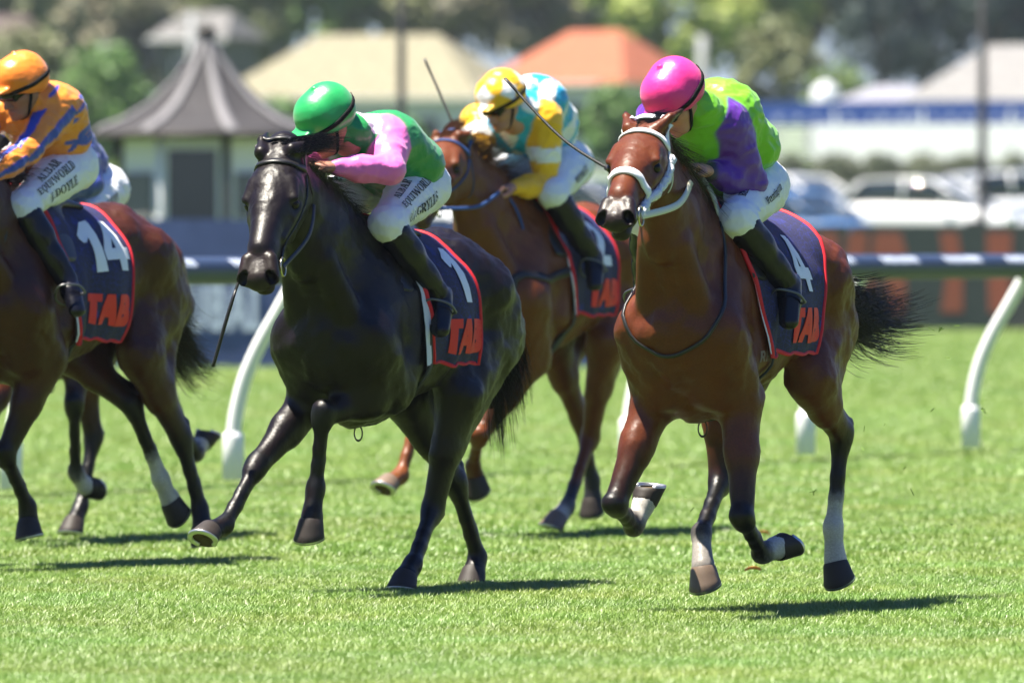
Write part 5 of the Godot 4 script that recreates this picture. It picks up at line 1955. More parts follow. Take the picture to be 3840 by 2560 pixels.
	M.navy_board = mat(lin(0.085, 0.120, 0.290), 0.6, 0.4)
	M.navy_board.albedo_texture = ramp_tex(0.01, Color(0.86, 0.86, 0.86), Color.WHITE, 4, 256, 4)
	M.navy_board.uv1_triplanar = true
	M.navy_board.uv1_scale = Vector3.ONE * 0.6
	M.board_print = mat(lin(0.66, 0.72, 0.86), 0.6, 0.4)
	M.green_board = mat(lin(0.055, 0.070, 0.062), 0.6, 0.4)
	M.orange_print = mat(lin(0.36, 0.105, 0.058), 0.6, 0.4)


# ---------------------------------------------------------------- ground: level track, then a slope up to the houses
const SOIL := -0.036             # the soil; the tips of the mown turf stand at about zero


func rise(d: float) -> float:
	return SOIL if d < 182.0 else SOIL + (smoothstep(182.0, 232.0, d) * 1.15 + clampf((d - 225.0) / 180.0, 0.0, 1.0) * 3.0 + maxf(d - 405.0, 0.0) * 0.012)


func setting() -> void:
	var g := mat(lin(0.108, 0.150, 0.042), 0.95, 0.2)
	g.albedo_texture = ramp_tex(0.02, Color(0.62, 0.72, 0.55), Color(1, 1, 1), 5, 1024, 21)
	g.uv1_world_triplanar = true
	g.uv1_triplanar = true
	g.uv1_scale = Vector3.ONE * 0.35
	g.heightmap_enabled = false
	M.ground = g
	var st := SurfaceTool.new()
	st.begin(Mesh.PRIMITIVE_TRIANGLES)
	var ds := [-60.0, 0.0, 30.0, 60.0, 110.0, 150.0, 182.0, 190.0, 198.0, 206.0, 214.0, 222.0, 232.0, 260.0, 300.0, 350.0, 405.0, 500.0, 700.0, 1000.0, 2400.0]
	for i in ds.size() - 1:
		var a: float = ds[i]
		var b: float = ds[i + 1]
		tri4(st, Vector3(-900, rise(a), -a), Vector3(-900, rise(b), -b), Vector3(900, rise(b), -b), Vector3(900, rise(a), -a))
	st.index()
	st.generate_normals()
	structure("ground", st.commit(), g)
	# a worn dirt path in front of the boards
	var dirt := mat(lin(0.34, 0.27, 0.19), 0.95, 0.2)
	dirt.albedo_texture = ramp_tex(0.03, Color(0.7, 0.7, 0.7), Color.WHITE, 4, 256, 8)
	dirt.uv1_triplanar = true
	dirt.uv1_scale = Vector3.ONE * 0.7
	st = SurfaceTool.new()
	st.begin(Mesh.PRIMITIVE_TRIANGLES)
	var n := 40
	for i in n:
		var x0 := lerpf(-9.0, 9.0, float(i) / n)
		var x1 := lerpf(-9.0, 9.0, float(i + 1) / n)
		var f := func(x: float) -> float: return -(127.0 + 5.6 * x)
		var w := func(x: float) -> float: return 3.4 + 1.9 * sin(x * 1.7) + 1.2 * sin(x * 4.1 + 1.0)
		tri4(st, Vector3(x0, SOIL + 0.012, f.call(x0) + w.call(x0) * 0.5), Vector3(x0, SOIL + 0.012, f.call(x0) - w.call(x0)), Vector3(x1, SOIL + 0.012, f.call(x1) - w.call(x1)), Vector3(x1, SOIL + 0.012, f.call(x1) + w.call(x1) * 0.5))
	st.generate_normals()
	structure("path", st.commit(), dirt)


# ---------------------------------------------------------------- turf
func tuft(rng: RandomNumberGenerator, blades: int, spread: float, hmin: float, hmax: float, wide: float) -> ArrayMesh:
	var st := SurfaceTool.new()
	st.begin(Mesh.PRIMITIVE_TRIANGLES)
	for i in blades:
		var a := rng.randf() * TAU
		var r := sqrt(rng.randf()) * spread
		var base := Vector3(cos(a) * r, 0, sin(a) * r)
		var h := rng.randf_range(hmin, hmax)
		var la := rng.randf() * TAU
		var lean := Vector3(cos(la), 0, sin(la)) * h * rng.randf_range(0.25, 1.25)
		var w := Vector3(-sin(la), 0, cos(la)).rotated(Vector3.UP, rng.randf_range(-0.6, 0.6)) * wide * rng.randf_range(0.6, 1.1)
		var m := base + Vector3(0, h * 0.6, 0) + lean * 0.35
		var t := base + Vector3(0, h * rng.randf_range(0.86, 1.0), 0) + lean
		var shade := rng.randf_range(0.75, 1.18)
		var dry := rng.randf() < 0.05
		var c := Color(shade, shade, shade) if not dry else Color(2.1 * shade, 1.35 * shade, 1.9 * shade)
		for v in [base - w, m - w * 0.85, m + w * 0.85, base - w, m + w * 0.85, base + w, m - w * 0.85, t, m + w * 0.85]:
			st.set_color(c)
			st.add_vertex(v)
	st.generate_normals()
	return st.commit()


func turf() -> void:
	var rng := RandomNumberGenerator.new()
	rng.seed = 99
	var m := dyed(0.42, 0.5)
	m.backlight_enabled = true
	m.backlight = Color(0.46, 0.56, 0.20)
	var patch := FastNoiseLite.new()
	patch.seed = 4
	patch.frequency = 0.35
	patch.fractal_octaves = 4
	var lawn := Node3D.new()
	lawn.name = "grass"
	lawn.set_meta("kind", "stuff")
	lawn.set_meta("label", "short mown green turf of the racetrack")
	lawn.set_meta("category", "grass")
	add_child(lawn)
	# [near, far, tufts a square metre, blades, spread, low, high, width, half width of the strip]
	var zones := [[33.6, 40.5, 1150.0, 16, 0.032, 0.022, 0.044, 0.0015], [40.5, 50.0, 800.0, 16, 0.038, 0.022, 0.044, 0.0018], [50.0, 66.0, 300.0, 18, 0.055, 0.022, 0.044, 0.0030], [66.0, 100.0, 90.0, 20, 0.10, 0.022, 0.044, 0.0055], [100.0, 181.0, 20.0, 24, 0.20, 0.024, 0.046, 0.011]]
	for z in zones:
		var half: float = z[1] * 0.0455 + 1.6
		var area: float = (z[1] - z[0]) * half * 2.0
		var count := int(area * z[2])
		var kinds := 3
		for k in kinds:
			var mm := MultiMesh.new()
			mm.transform_format = MultiMesh.TRANSFORM_3D
			mm.use_colors = true
			mm.mesh = tuft(rng, z[3], z[4], z[5], z[6], z[7])
			mm.instance_count = count / kinds
			for i in mm.instance_count:
				var d := rng.randf_range(z[0], z[1])
				var hw := d * 0.0455 + 1.6
				var x := rng.randf_range(-hw, hw)
				var q := patch.get_noise_2d(x, d)
				var s := 1.0 + 0.22 * q + rng.randf_range(-0.15, 0.2)
				mm.set_instance_transform(i, Transform3D(Basis(Vector3.UP, rng.randf() * TAU).scaled(Vector3(1, s, 1)), Vector3(x, SOIL, -d)))
				var v := 1.0 + 0.20 * q + rng.randf_range(-0.14, 0.14)
				var yel := 1.0 + 0.25 * patch.get_noise_2d(x * 2.0 + 50.0, d * 2.0)
				mm.set_instance_color(i, Color(0.200 * v * yel, 0.300 * v, 0.060 * v))
			var o := MultiMeshInstance3D.new()
			o.name = "turf"
			o.multimesh = mm
			o.material_override = m
			lawn.add_child(o, true)


# ---------------------------------------------------------------- running rail
func running_rail() -> void:
	var base := Vector3(-1.611, 0, -65.7)
	var along := Vector3(0.4134, 0, -0.9105)
	var over := Vector3(0.9105, 0, 0.4134)
	var n := thing("running_rail", "dark blue running rail on bent white posts behind the horses", "rail", base)
	var h := 1.205
	var r := 0.08
	var a := along * -7.4 + over * 0.42 + Vector3(0, h, 0)
	var b := along * 26.0 + over * 0.42 + Vector3(0, h, 0)
	var pts := PackedVector3Array()
	for i in 24:
		pts.append(a.lerp(b, i / 23.0))
	part(n, "rail_pipe", tube(pts, PackedFloat32Array([r]), 28), M.rail)
	for k in range(-2, 9):
		var o := along * (2.83 * k)
		var prof := smooth_path([o + Vector3(0, SOIL, 0), o + Vector3(0, 0.25, 0), o + over * 0.055 + Vector3(0, 0.52, 0), o + over * 0.15 + Vector3(0, 0.74, 0), o + over * 0.29 + Vector3(0, 0.97, 0), o + over * 0.40 + Vector3(0, 1.15, 0)], 6)
		var post := part(n, "post", tube(prof, PackedFloat32Array([0.043]), 16), M.post)
		part(post, "sleeve", tube(PackedVector3Array([o + Vector3(0, SOIL, 0), o + Vector3(0, 0.24, 0), o + Vector3(0, 0.262, 0), o + Vector3(0, 0.27, 0)]), PackedFloat32Array([0.064, 0.062, 0.058, 0.045]), 18), M.post)
	# sponsor plates on the pipe: rows of worn white lettering
	var rng := RandomNumberGenerator.new()
	rng.seed = 12
	var step := 1.07
	for k in range(-6, 22):
		var c := along * (step * k + 0.35) + over * 0.42 + Vector3(0, h, 0)
		var st := SurfaceTool.new()
		st.begin(Mesh.PRIMITIVE_TRIANGLES)
		var u := -0.30
		while u < 0.30:
			var w := rng.randf_range(0.030, 0.052)
			var lo := deg_to_rad(rng.randf_range(14.0, 20.0))
			var hi := deg_to_rad(rng.randf_range(50.0, 56.0))
			for q in 3:
				var a0 := lerpf(lo, hi, q / 3.0)
				var a1 := lerpf(lo, hi, (q + 1) / 3.0)
				var d0 := over * cos(a0) + Vector3(0, sin(a0), 0)
				var d1 := over * cos(a1) + Vector3(0, sin(a1), 0)
				tri4(st, c + along * (u + 0.10 * -sin(a0) + 0.05) + d0 * (r + 0.003), c + along * (u + 0.10 * -sin(a1) + 0.05) + d1 * (r + 0.003), c + along * (u + w - 0.10 * sin(a1) + 0.05) + d1 * (r + 0.003), c + along * (u + w - 0.10 * sin(a0) + 0.05) + d0 * (r + 0.003))
			u += w + rng.randf_range(0.006, 0.014)
		st.generate_normals()
		part(n, "lettering", st.commit(), M.board_print)


# ---------------------------------------------------------------- boards behind the rail
func flat_text(text: String, height: float, wide: float, depth := 0.012) -> TextMesh:
	var t := TextMesh.new()
	var f := SystemFont.new()
	f.font_names = PackedStringArray(["Droid Sans"])
	f.font_weight = 700
	t.font = f
	t.text = text
	t.font_size = 48
	t.pixel_size = height / 34.3
	t.depth = depth
	return t


func boards() -> void:
	var w := 3.0
	for k in 4:
		var c := Vector3(-8.7 + k * (w + 0.02), 0, -124.0)
		var n := thing("advertising_board", ["navy advertising board at the frame edge behind the dark bay horse", "navy advertising board behind the dark bay horse's rump", "navy advertising board lettered DUBAI left of the near-black horse", "navy advertising board behind the chestnut horse"][k], "board", c, 0.0, "navy boards behind the rail")
		part(n, "panel", box(Vector3(0, 0.78, 0), Vector3(w, 1.64, 0.06)), M.navy_board)
		for s in [-1.0, 1.0]:
			part(n, "stay", tube(PackedVector3Array([Vector3(s * 1.2, 0.0, -0.7), Vector3(s * 1.2, 1.4, -0.05)]), PackedFloat32Array([0.025]), 8), M.post)
		var face := flat_text("DUBAI", 0.475, 1.0)
		var bold := SurfaceTool.new()
		bold.begin(Mesh.PRIMITIVE_TRIANGLES)
		for q in 3:
			bold.append_from(face, 0, Transform3D(Basis(), Vector3(0.018 * (q - 1), 0.0, 0.0008 * q)))
		var t := part(n, "lettering", bold.commit(), M.board_print)
		var bb: AABB = t.mesh.get_aabb()
		t.scale = Vector3(1.03 / bb.size.x, 0.50 / bb.size.y, 1.0)
		t.position = Vector3(-0.60 - bb.get_center().x * t.scale.x, 0.635 - bb.get_center().y * t.scale.y, 0.037)
	var rng := RandomNumberGenerator.new()
	rng.seed = 31
	for k in 3:
		var c := Vector3(3.5 + k * 3.42, 0, -175.0)
		var n := thing("advertising_board", ["dark green advertising board hidden behind the bright bay", "dark green advertising board with orange lettering beside the bay's tail", "dark green advertising board with orange lettering at the frame edge"][k], "board", c, 0.0, "dark green boards behind the rail")
		part(n, "panel", box(Vector3(0, 0.78, 0), Vector3(3.4, 1.64, 0.06)), M.green_board)
		for s in [-1.0, 1.0]:
			part(n, "stay", tube(PackedVector3Array([Vector3(s * 1.2, 0.0, -0.7), Vector3(s * 1.2, 1.4, -0.05)]), PackedFloat32Array([0.025]), 8), M.post)
	# big orange letters of the right boards, in board metres: x across, y up
	var shapes := [
		[Vector2(4.72, 0.22), Vector2(5.02, 0.22), Vector2(5.02, 1.48), Vector2(4.72, 1.48)],
		[Vector2(5.10, 0.22), Vector2(5.42, 0.22), Vector2(5.42, 0.80), Vector2(5.48, 1.48), Vector2(5.18, 1.48), Vector2(5.10, 0.9)],
		[Vector2(5.44, 0.22), Vector2(5.56, 0.22), Vector2(5.62, 0.98), Vector2(5.74, 0.98), Vector2(5.74, 0.22), Vector2(6.02, 0.22), Vector2(6.06, 0.5), Vector2(6.06, 1.2), Vector2(5.98, 1.48), Vector2(5.58, 1.48), Vector2(5.52, 1.0)],
		[Vector2(6.58, 1.48), Vector2(6.86, 1.48), Vector2(6.94, 0.96), Vector2(6.94, 0.25), Vector2(6.60, 0.25), Vector2(6.68, 0.8)],
		[Vector2(7.34, 0.25), Vector2(7.64, 0.25), Vector2(7.70, 1.48), Vector2(7.30, 1.48)],
		[Vector2(8.00, 0.25), Vector2(8.70, 0.25), Vector2(8.70, 0.6), Vector2(8.30, 0.7), Vector2(8.30, 1.48), Vector2(8.00, 1.48)],
	]
	for sh in shapes:
		var poly := PackedVector2Array(sh)
		var mid := 0.0
		for q in poly:
			mid += q.x / poly.size()
		var host := 1 if mid < 8.62 else 2
		var nodes := []
		for ch in get_children():
			if str(ch.name).begins_with("advertising_board") and ch.position.z < -170.0:
				nodes.append(ch)
		var node: Node3D = nodes[host]
		var st := SurfaceTool.new()
		st.begin(Mesh.PRIMITIVE_TRIANGLES)
		var ix := Geometry2D.triangulate_polygon(poly)
		for i in ix:
			st.add_vertex(Vector3(poly[i].x - node.position.x, poly[i].y, 0.036))
		st.generate_normals()
		part(node, "lettering", st.commit(), M.orange_print)


# ---------------------------------------------------------------- beyond the track
func crown_mesh(sd: int, blobs: int, per: int, leaf: float, tall: float) -> ArrayMesh:
	# a crown about one unit in radius: clumps of small leaf faces with gaps between the clumps
	var rng := RandomNumberGenerator.new()
	rng.seed = sd
	var st := SurfaceTool.new()
	st.begin(Mesh.PRIMITIVE_TRIANGLES)
	for b in blobs:
		var t := (b + 0.5) / blobs
		var a := b * 2.4 + rng.randf_range(-0.4, 0.4)
		var yy := lerpf(-0.55, 0.9, t) * tall
		var out := sqrt(maxf(0.0, 1.0 - pow(lerpf(-0.62, 0.95, t), 2.0))) * rng.randf_range(0.35, 0.78)
		var c := Vector3(cos(a) * out, yy, sin(a) * out)
		var r := rng.randf_range(0.26, 0.46)
		for i in per:
			var d := Vector3(rng.randfn(), rng.randfn() * 0.75, rng.randfn()).normalized() * r * pow(rng.randf(), 0.4)
			var p := c + d
			var n := (d.normalized() + Vector3(rng.randfn(), rng.randfn() + 0.6, rng.randfn()) * 0.6).normalized()
			var x := n.cross(Vector3(0.2, 1, 0.1)).normalized().rotated(n, rng.randf() * TAU)
			var y := n.cross(x)
			var s := leaf * rng.randf_range(0.6, 1.3)
			var v := rng.randf_range(0.7, 1.3)
			var warm := rng.randf_range(0.85, 1.2)
			st.set_color(Color(v * warm, v, v * 0.9))
			var q := [p - x * s, p + y * s * 0.55, p + x * s, p - y * s * 0.55]
			for k in [0, 1, 2, 0, 2, 3]:
				st.set_normal(n)
				st.set_color(Color(v * warm, v, v * 0.9))
				st.add_vertex(q[k])
	return st.commit()


func trunk_mesh(sd: int, h: float, r: float, limbs: int) -> ArrayMesh:
	var rng := RandomNumberGenerator.new()
	rng.seed = sd
	var st := SurfaceTool.new()
	st.begin(Mesh.PRIMITIVE_TRIANGLES)
	var top := Vector3(rng.randf_range(-0.2, 0.2), h, rng.randf_range(-0.2, 0.2))
	st.append_from(tube(smooth_path([Vector3(0, -0.3, 0), Vector3(0, 0.1, 0), top * 0.5 + Vector3(0.1, 0, 0.05), top], 4), PackedFloat32Array([r * 1.4, r * 1.2, r * 1.05, r, r * 0.95, r * 0.9, r * 0.8, r * 0.7, r * 0.62, r * 0.55, r * 0.45, r * 0.4, r * 0.3]), 9), 0, Transform3D())
	for i in limbs:
		var a := TAU * i / limbs + rng.randf()
		var b := top * rng.randf_range(0.5, 0.95)
		var e := b + Vector3(cos(a) * h * 0.42, h * rng.randf_range(0.25, 0.55), sin(a) * h * 0.42)
		st.append_from(tube(smooth_path([b, b.lerp(e, 0.5) + Vector3(0, -0.1, 0), e], 3), PackedFloat32Array([r * 0.45, r * 0.38, r * 0.32, r * 0.26, r * 0.2, r * 0.14, r * 0.08]), 6), 0, Transform3D())
	return st.commit()


func leaf_mat(r: float, g: float, b: float) -> StandardMaterial3D:
	var m := dyed(0.55, 0.4)
	m.albedo_color = lin(r, g, b)
	m.backlight_enabled = true
	m.backlight = lin(r * 0.5, g * 0.6, b * 0.3)
	return m


func background() -> void:
	var bark := mat(lin(0.13, 0.10, 0.075), 0.95, 0.2)
	bark.albedo_texture = ramp_tex(0.05, Color(0.6, 0.6, 0.6), Color.WHITE, 4, 256, 15)
	bark.uv1_triplanar = true
	var crowns := [crown_mesh(1, 13, 230, 0.085, 1.0), crown_mesh(2, 16, 200, 0.080, 1.15), crown_mesh(3, 11, 240, 0.09, 0.85), crown_mesh(4, 20, 170, 0.07, 1.7)]
	var trunks := [trunk_mesh(1, 4.0, 0.24, 5), trunk_mesh(2, 3.2, 0.20, 4)]
	var tints := {"olive": leaf_mat(0.169, 0.188, 0.081), "mid": leaf_mat(0.138, 0.213, 0.062), "light": leaf_mat(0.275, 0.338, 0.075), "dark": leaf_mat(0.045, 0.077, 0.057), "grey": leaf_mat(0.188, 0.181, 0.119), "bush": leaf_mat(0.100, 0.194, 0.044), "pine": leaf_mat(0.037, 0.065, 0.060)}
	# [x, depth, height of the crown's middle above the ground, crown radius, kind of crown, tint, label]
	var trees := [
		[-20.6, 455.0, 6.4, 4.0, 0, "olive", "olive green tree at the far edge behind the orange cap"],
		[-17.6, 470.0, 7.2, 4.0, 1, "dark", "dark tree above the mauve roof"],
		[-15.2, 440.0, 4.6, 3.2, 2, "grey", "grey-green tree with a pale trunk left of the kiosk"],
		[-13.6, 474.0, 7.2, 3.8, 1, "olive", "tall olive tree behind the kiosk's roof tip"],
		[-11.0, 455.0, 5.6, 3.2, 0, "olive", "olive tree beside the grey gable"],
		[-8.6, 470.0, 6.9, 3.6, 2, "mid", "green tree over the pale yellow roof's end"],
		[-5.4, 478.0, 7.0, 3.8, 1, "mid", "green tree behind the pale yellow roof"],
		[-2.4, 474.0, 6.8, 3.6, 0, "olive", "olive tree behind the pale yellow roof's ridge"],
		[0.4, 468.0, 6.0, 3.6, 2, "grey", "grey-brown tree between the yellow and the orange roof"],
		[3.2, 478.0, 6.8, 3.6, 0, "grey", "grey-green tree behind the orange roof"],
		[6.0, 462.0, 6.2, 4.0, 1, "light", "bright yellow-green tree right of the orange roof"],
		[9.2, 452.0, 6.4, 4.0, 0, "light", "bright yellow-green tree behind the magenta cap"],
		[12.2, 462.0, 6.6, 3.4, 2, "olive", "olive tree right of the lime green jacket"],
		[14.6, 448.0, 5.8, 2.4, 3, "pine", "dark conifer left of the thin lamp post"],
		[16.8, 462.0, 6.4, 3.2, 3, "dark", "tall dark conifer behind the pale roofs"],
		[19.4, 456.0, 6.6, 3.2, 1, "pine", "dark tree behind the lamp post"],
		[22.2, 470.0, 7.0, 3.6, 0, "dark", "dark green tree at the far edge beyond the lamp post"],
		[-6.9, 345.0, 1.2, 1.35, 2, "bush", "round green bush before the pale yellow house"],
		[-3.4, 340.0, 0.7, 1.2, 0, "bush", "low green bush behind the green-capped jockey"],
		[3.0, 322.0, 1.6, 1.35, 0, "bush", "dark round bush below the orange roof"],
		[4.6, 330.0, 1.0, 1.3, 2, "mid", "green bush beside the magenta cap"],
		[9.3, 400.0, 2.8, 1.9, 1, "olive", "olive shrub above the blue fascia"],
		[11.0, 385.0, 2.1, 1.4, 2, "mid", "green shrub beside the white round tank"],
		[-12.4, 350.0, 2.0, 2.0, 0, "bush", "green bush left of the kiosk"],
		[-9.6, 352.0, 1.6, 1.7, 2, "mid", "green bush behind the kiosk roof"],
		[-15.2, 356.0, 2.4, 2.0, 1, "olive", "olive bush behind the orange jockey"],
		[-17.6, 350.0, 2.2, 1.9, 0, "bush", "green bush at the frame edge behind the orange jockey"],
		[0.6, 372.0, 1.7, 1.5, 0, "grey", "grey-green shrub behind the yellow cap"],
	]
	for t in trees:
		var tall: bool = t[1] > 405.0
		var n := thing("tree" if tall else "bush", t[6], "tree" if tall else "bush", Vector3(t[0], rise(t[1]), -t[1]), t[0] * 1.7, "trees beyond the track" if tall else "bushes beyond the track")
		var tr := part(n, "trunk", trunks[0 if tall else 1], bark)
		var s: float = t[2] / 4.6 if tall else t[2] / 5.2
		tr.scale = Vector3(s, s, s) * (1.0 if tall else 0.9)
		var cr := part(n, "crown", crowns[t[4]], tints[t[5]])
		cr.position = Vector3(0, t[2], 0)
		cr.scale = Vector3.ONE * t[3]
	houses()
	kiosk()
	cars()
	stand()
	# lamp posts
	for q in [[-1.46, 150.0, 0.060, "dark lamp post behind the green-capped jockey"], [7.45, 180.0, 0.074, "dark lamp post right of the parked white cars"]]:
		var n := thing("lamp_post", q[3], "lamp post", Vector3(q[0], 0, -q[1]), 0.0, "lamp posts behind the boards")
		var m := mat(lin(0.012, 0.013, 0.014), 0.6, 0.4)
		part(n, "shaft", tube(PackedVector3Array([Vector3(0, -0.1, 0), Vector3(0, 0.8, 0), Vector3(0, 0.85, 0), Vector3(0, 8.2, 0)]), PackedFloat32Array([q[2] * 1.4, q[2] * 1.4, q[2], q[2] * 0.8]), 14), m)
		part(n, "arm", tube(smooth_path([Vector3(0, 8.1, 0), Vector3(0.25, 8.5, 0), Vector3(1.1, 8.6, 0)], 5), PackedFloat32Array([q[2] * 0.6]), 10), m)
		part(n, "lamp_head", box(Vector3(1.35, 8.57, 0), Vector3(0.6, 0.1, 0.22)), m)


func house(label: String, x: float, depth: float, base: float, wide: float, deep: float, wall_h: float, roof_h: float, hip: float, roof: Material, wall: Material, turn: float, wins: int) -> void:
	var n := thing("house", label, "house", Vector3(x, base, -depth), turn, "houses beyond the track")
	var pane := mat(lin(0.03, 0.04, 0.05), 0.08, 0.6)
	var trim := mat(lin(0.70, 0.70, 0.68), 0.6, 0.4)
	part(n, "wall", box(Vector3(0, wall_h * 0.5 - 1.0, 0), Vector3(wide - 0.7, wall_h + 2.0, deep - 0.7)), wall)
	var hw := wide * 0.5
	var hd := deep * 0.5
	var st := SurfaceTool.new()
	st.begin(Mesh.PRIMITIVE_TRIANGLES)
	var a := Vector3(-hw, wall_h, hd)
	var b := Vector3(hw, wall_h, hd)
	var c := Vector3(hw, wall_h, -hd)
	var d := Vector3(-hw, wall_h, -hd)
	var r0 := Vector3(-hw + hip, wall_h + roof_h, 0)
	var r1 := Vector3(hw - hip, wall_h + roof_h, 0)
	st.set_smooth_group(-1)
	tri4(st, a, r0, r1, b)
	tri4(st, c, r1, r0, d)
	tri3(st, d, r0, a)
	tri3(st, b, r1, c)
	tri4(st, a, b, c, d)
	st.generate_normals()
	var rf := part(n, "roof", st.commit(), roof)
	part(rf, "gutter", box(Vector3(0, wall_h - 0.06, hd + 0.05), Vector3(wide + 0.1, 0.12, 0.1)), trim)
	for i in wins:
		var wx := lerpf(-hw + 1.2, hw - 1.2, (i + 0.5) / wins)
		var w := part(n, "window", box(Vector3(wx, wall_h - 1.25, hd - 0.33), Vector3(1.3, 1.2, 0.06)), trim)
		part(w, "pane", box(Vector3(wx, wall_h - 1.25, hd - 0.29), Vector3(1.12, 1.02, 0.03)), pane)
	part(n, "door", box(Vector3(hw * 0.12, wall_h - 1.55, hd - 0.32), Vector3(0.9, 2.0, 0.06)), trim)


func roof_mat(r: float, g: float, b: float, sd: int) -> StandardMaterial3D:
	var m := mat(lin(r, g, b), 0.8, 0.3)
	m.albedo_texture = ramp_tex(0.03, Color(0.78, 0.78, 0.80), Color.WHITE, 4, 256, sd)
	m.uv1_triplanar = true
	m.uv1_scale = Vector3.ONE * 0.3
	return m


func houses() -> void:
	var white := mat(lin(0.66, 0.69, 0.73), 0.8, 0.3)
	var cream := mat(lin(0.34, 0.33, 0.29), 0.8, 0.3)
	var dull := mat(lin(0.13, 0.13, 0.11), 0.8, 0.3)
	house("pale house with a broad yellowish roof", -4.5, 384.0, rise(384.0), 9.4, 8.0, 2.35, 2.15, 2.6, roof_mat(0.27, 0.25, 0.165, 41), white, -0.28, 4)
	house("house with a bright orange tiled roof", 2.7, 366.0, rise(366.0), 5.0, 7.0, 2.9, 1.7, 1.6, roof_mat(0.40, 0.135, 0.072, 42), white, -0.42, 2)
	house("house with a grey roof right of the lamp post", 17.0, 356.0, rise(356.0), 8.0, 7.0, 2.4, 1.75, 1.9, roof_mat(0.25, 0.245, 0.235, 43), white, -0.3, 3)
	house("house with a small lavender-grey roof left of the lamp post", 12.1, 362.0, rise(362.0), 3.6, 5.0, 2.1, 0.75, 1.2, roof_mat(0.30, 0.30, 0.34, 44), white, -0.3, 1)
	house("house with a mauve roof at the frame edge", -17.7, 400.0, rise(400.0) + 0.6, 4.2, 6.0, 2.9, 1.7, 1.5, roof_mat(0.13, 0.095, 0.095, 45), dull, 0.3, 2)
	house("house with a weathered grey gable above the kiosk", -11.0, 412.0, rise(412.0) + 1.2, 3.0, 5.0, 3.2, 1.0, 0.6, roof_mat(0.19, 0.185, 0.175, 46), dull, -0.3, 1)
	# a round white water tank and a pale post between the trees
	var n := thing("water_tank", "round white tank above the blue fascia", "tank", Vector3(10.2, rise(370.0), -370.0))
	part(n, "drum", tube(PackedVector3Array([Vector3(0, 0, 0), Vector3(0, 2.6, 0), Vector3(0, 2.75, 0)]), PackedFloat32Array([0.45, 0.45, 0.38]), 24), white)
	part(n, "lid", tube(PackedVector3Array([Vector3(0, 2.75, 0), Vector3(0, 2.95, 0)]), PackedFloat32Array([0.38, 0.1]), 24), white)
	for q in [[7.1, 425.0, 0.2, 4.6, "pale grey utility pole behind the magenta cap"], [-14.2, 396.0, 0.2, 4.2, "pale grey utility pole above the orange jockey"], [-10.7, 380.0, 0.14, 5.2, "pale pole beside the kiosk's roof tip"]]:
		var p := thing("utility_pole", q[4], "pole", Vector3(q[0], rise(q[1]), -q[1]), 0.0, "pale poles among the trees")
		part(p, "pole", tube(PackedVector3Array([Vector3(0, 0, 0), Vector3(0, q[3], 0)]), PackedFloat32Array([q[2], q[2] * 0.8]), 12), mat(lin(0.36, 0.37, 0.38), 0.9, 0.2))
		part(p, "crossarm", box(Vector3(0, q[3] - 0.3, 0), Vector3(1.2, 0.12, 0.12)), mat(lin(0.30, 0.29, 0.27), 0.9, 0.2))


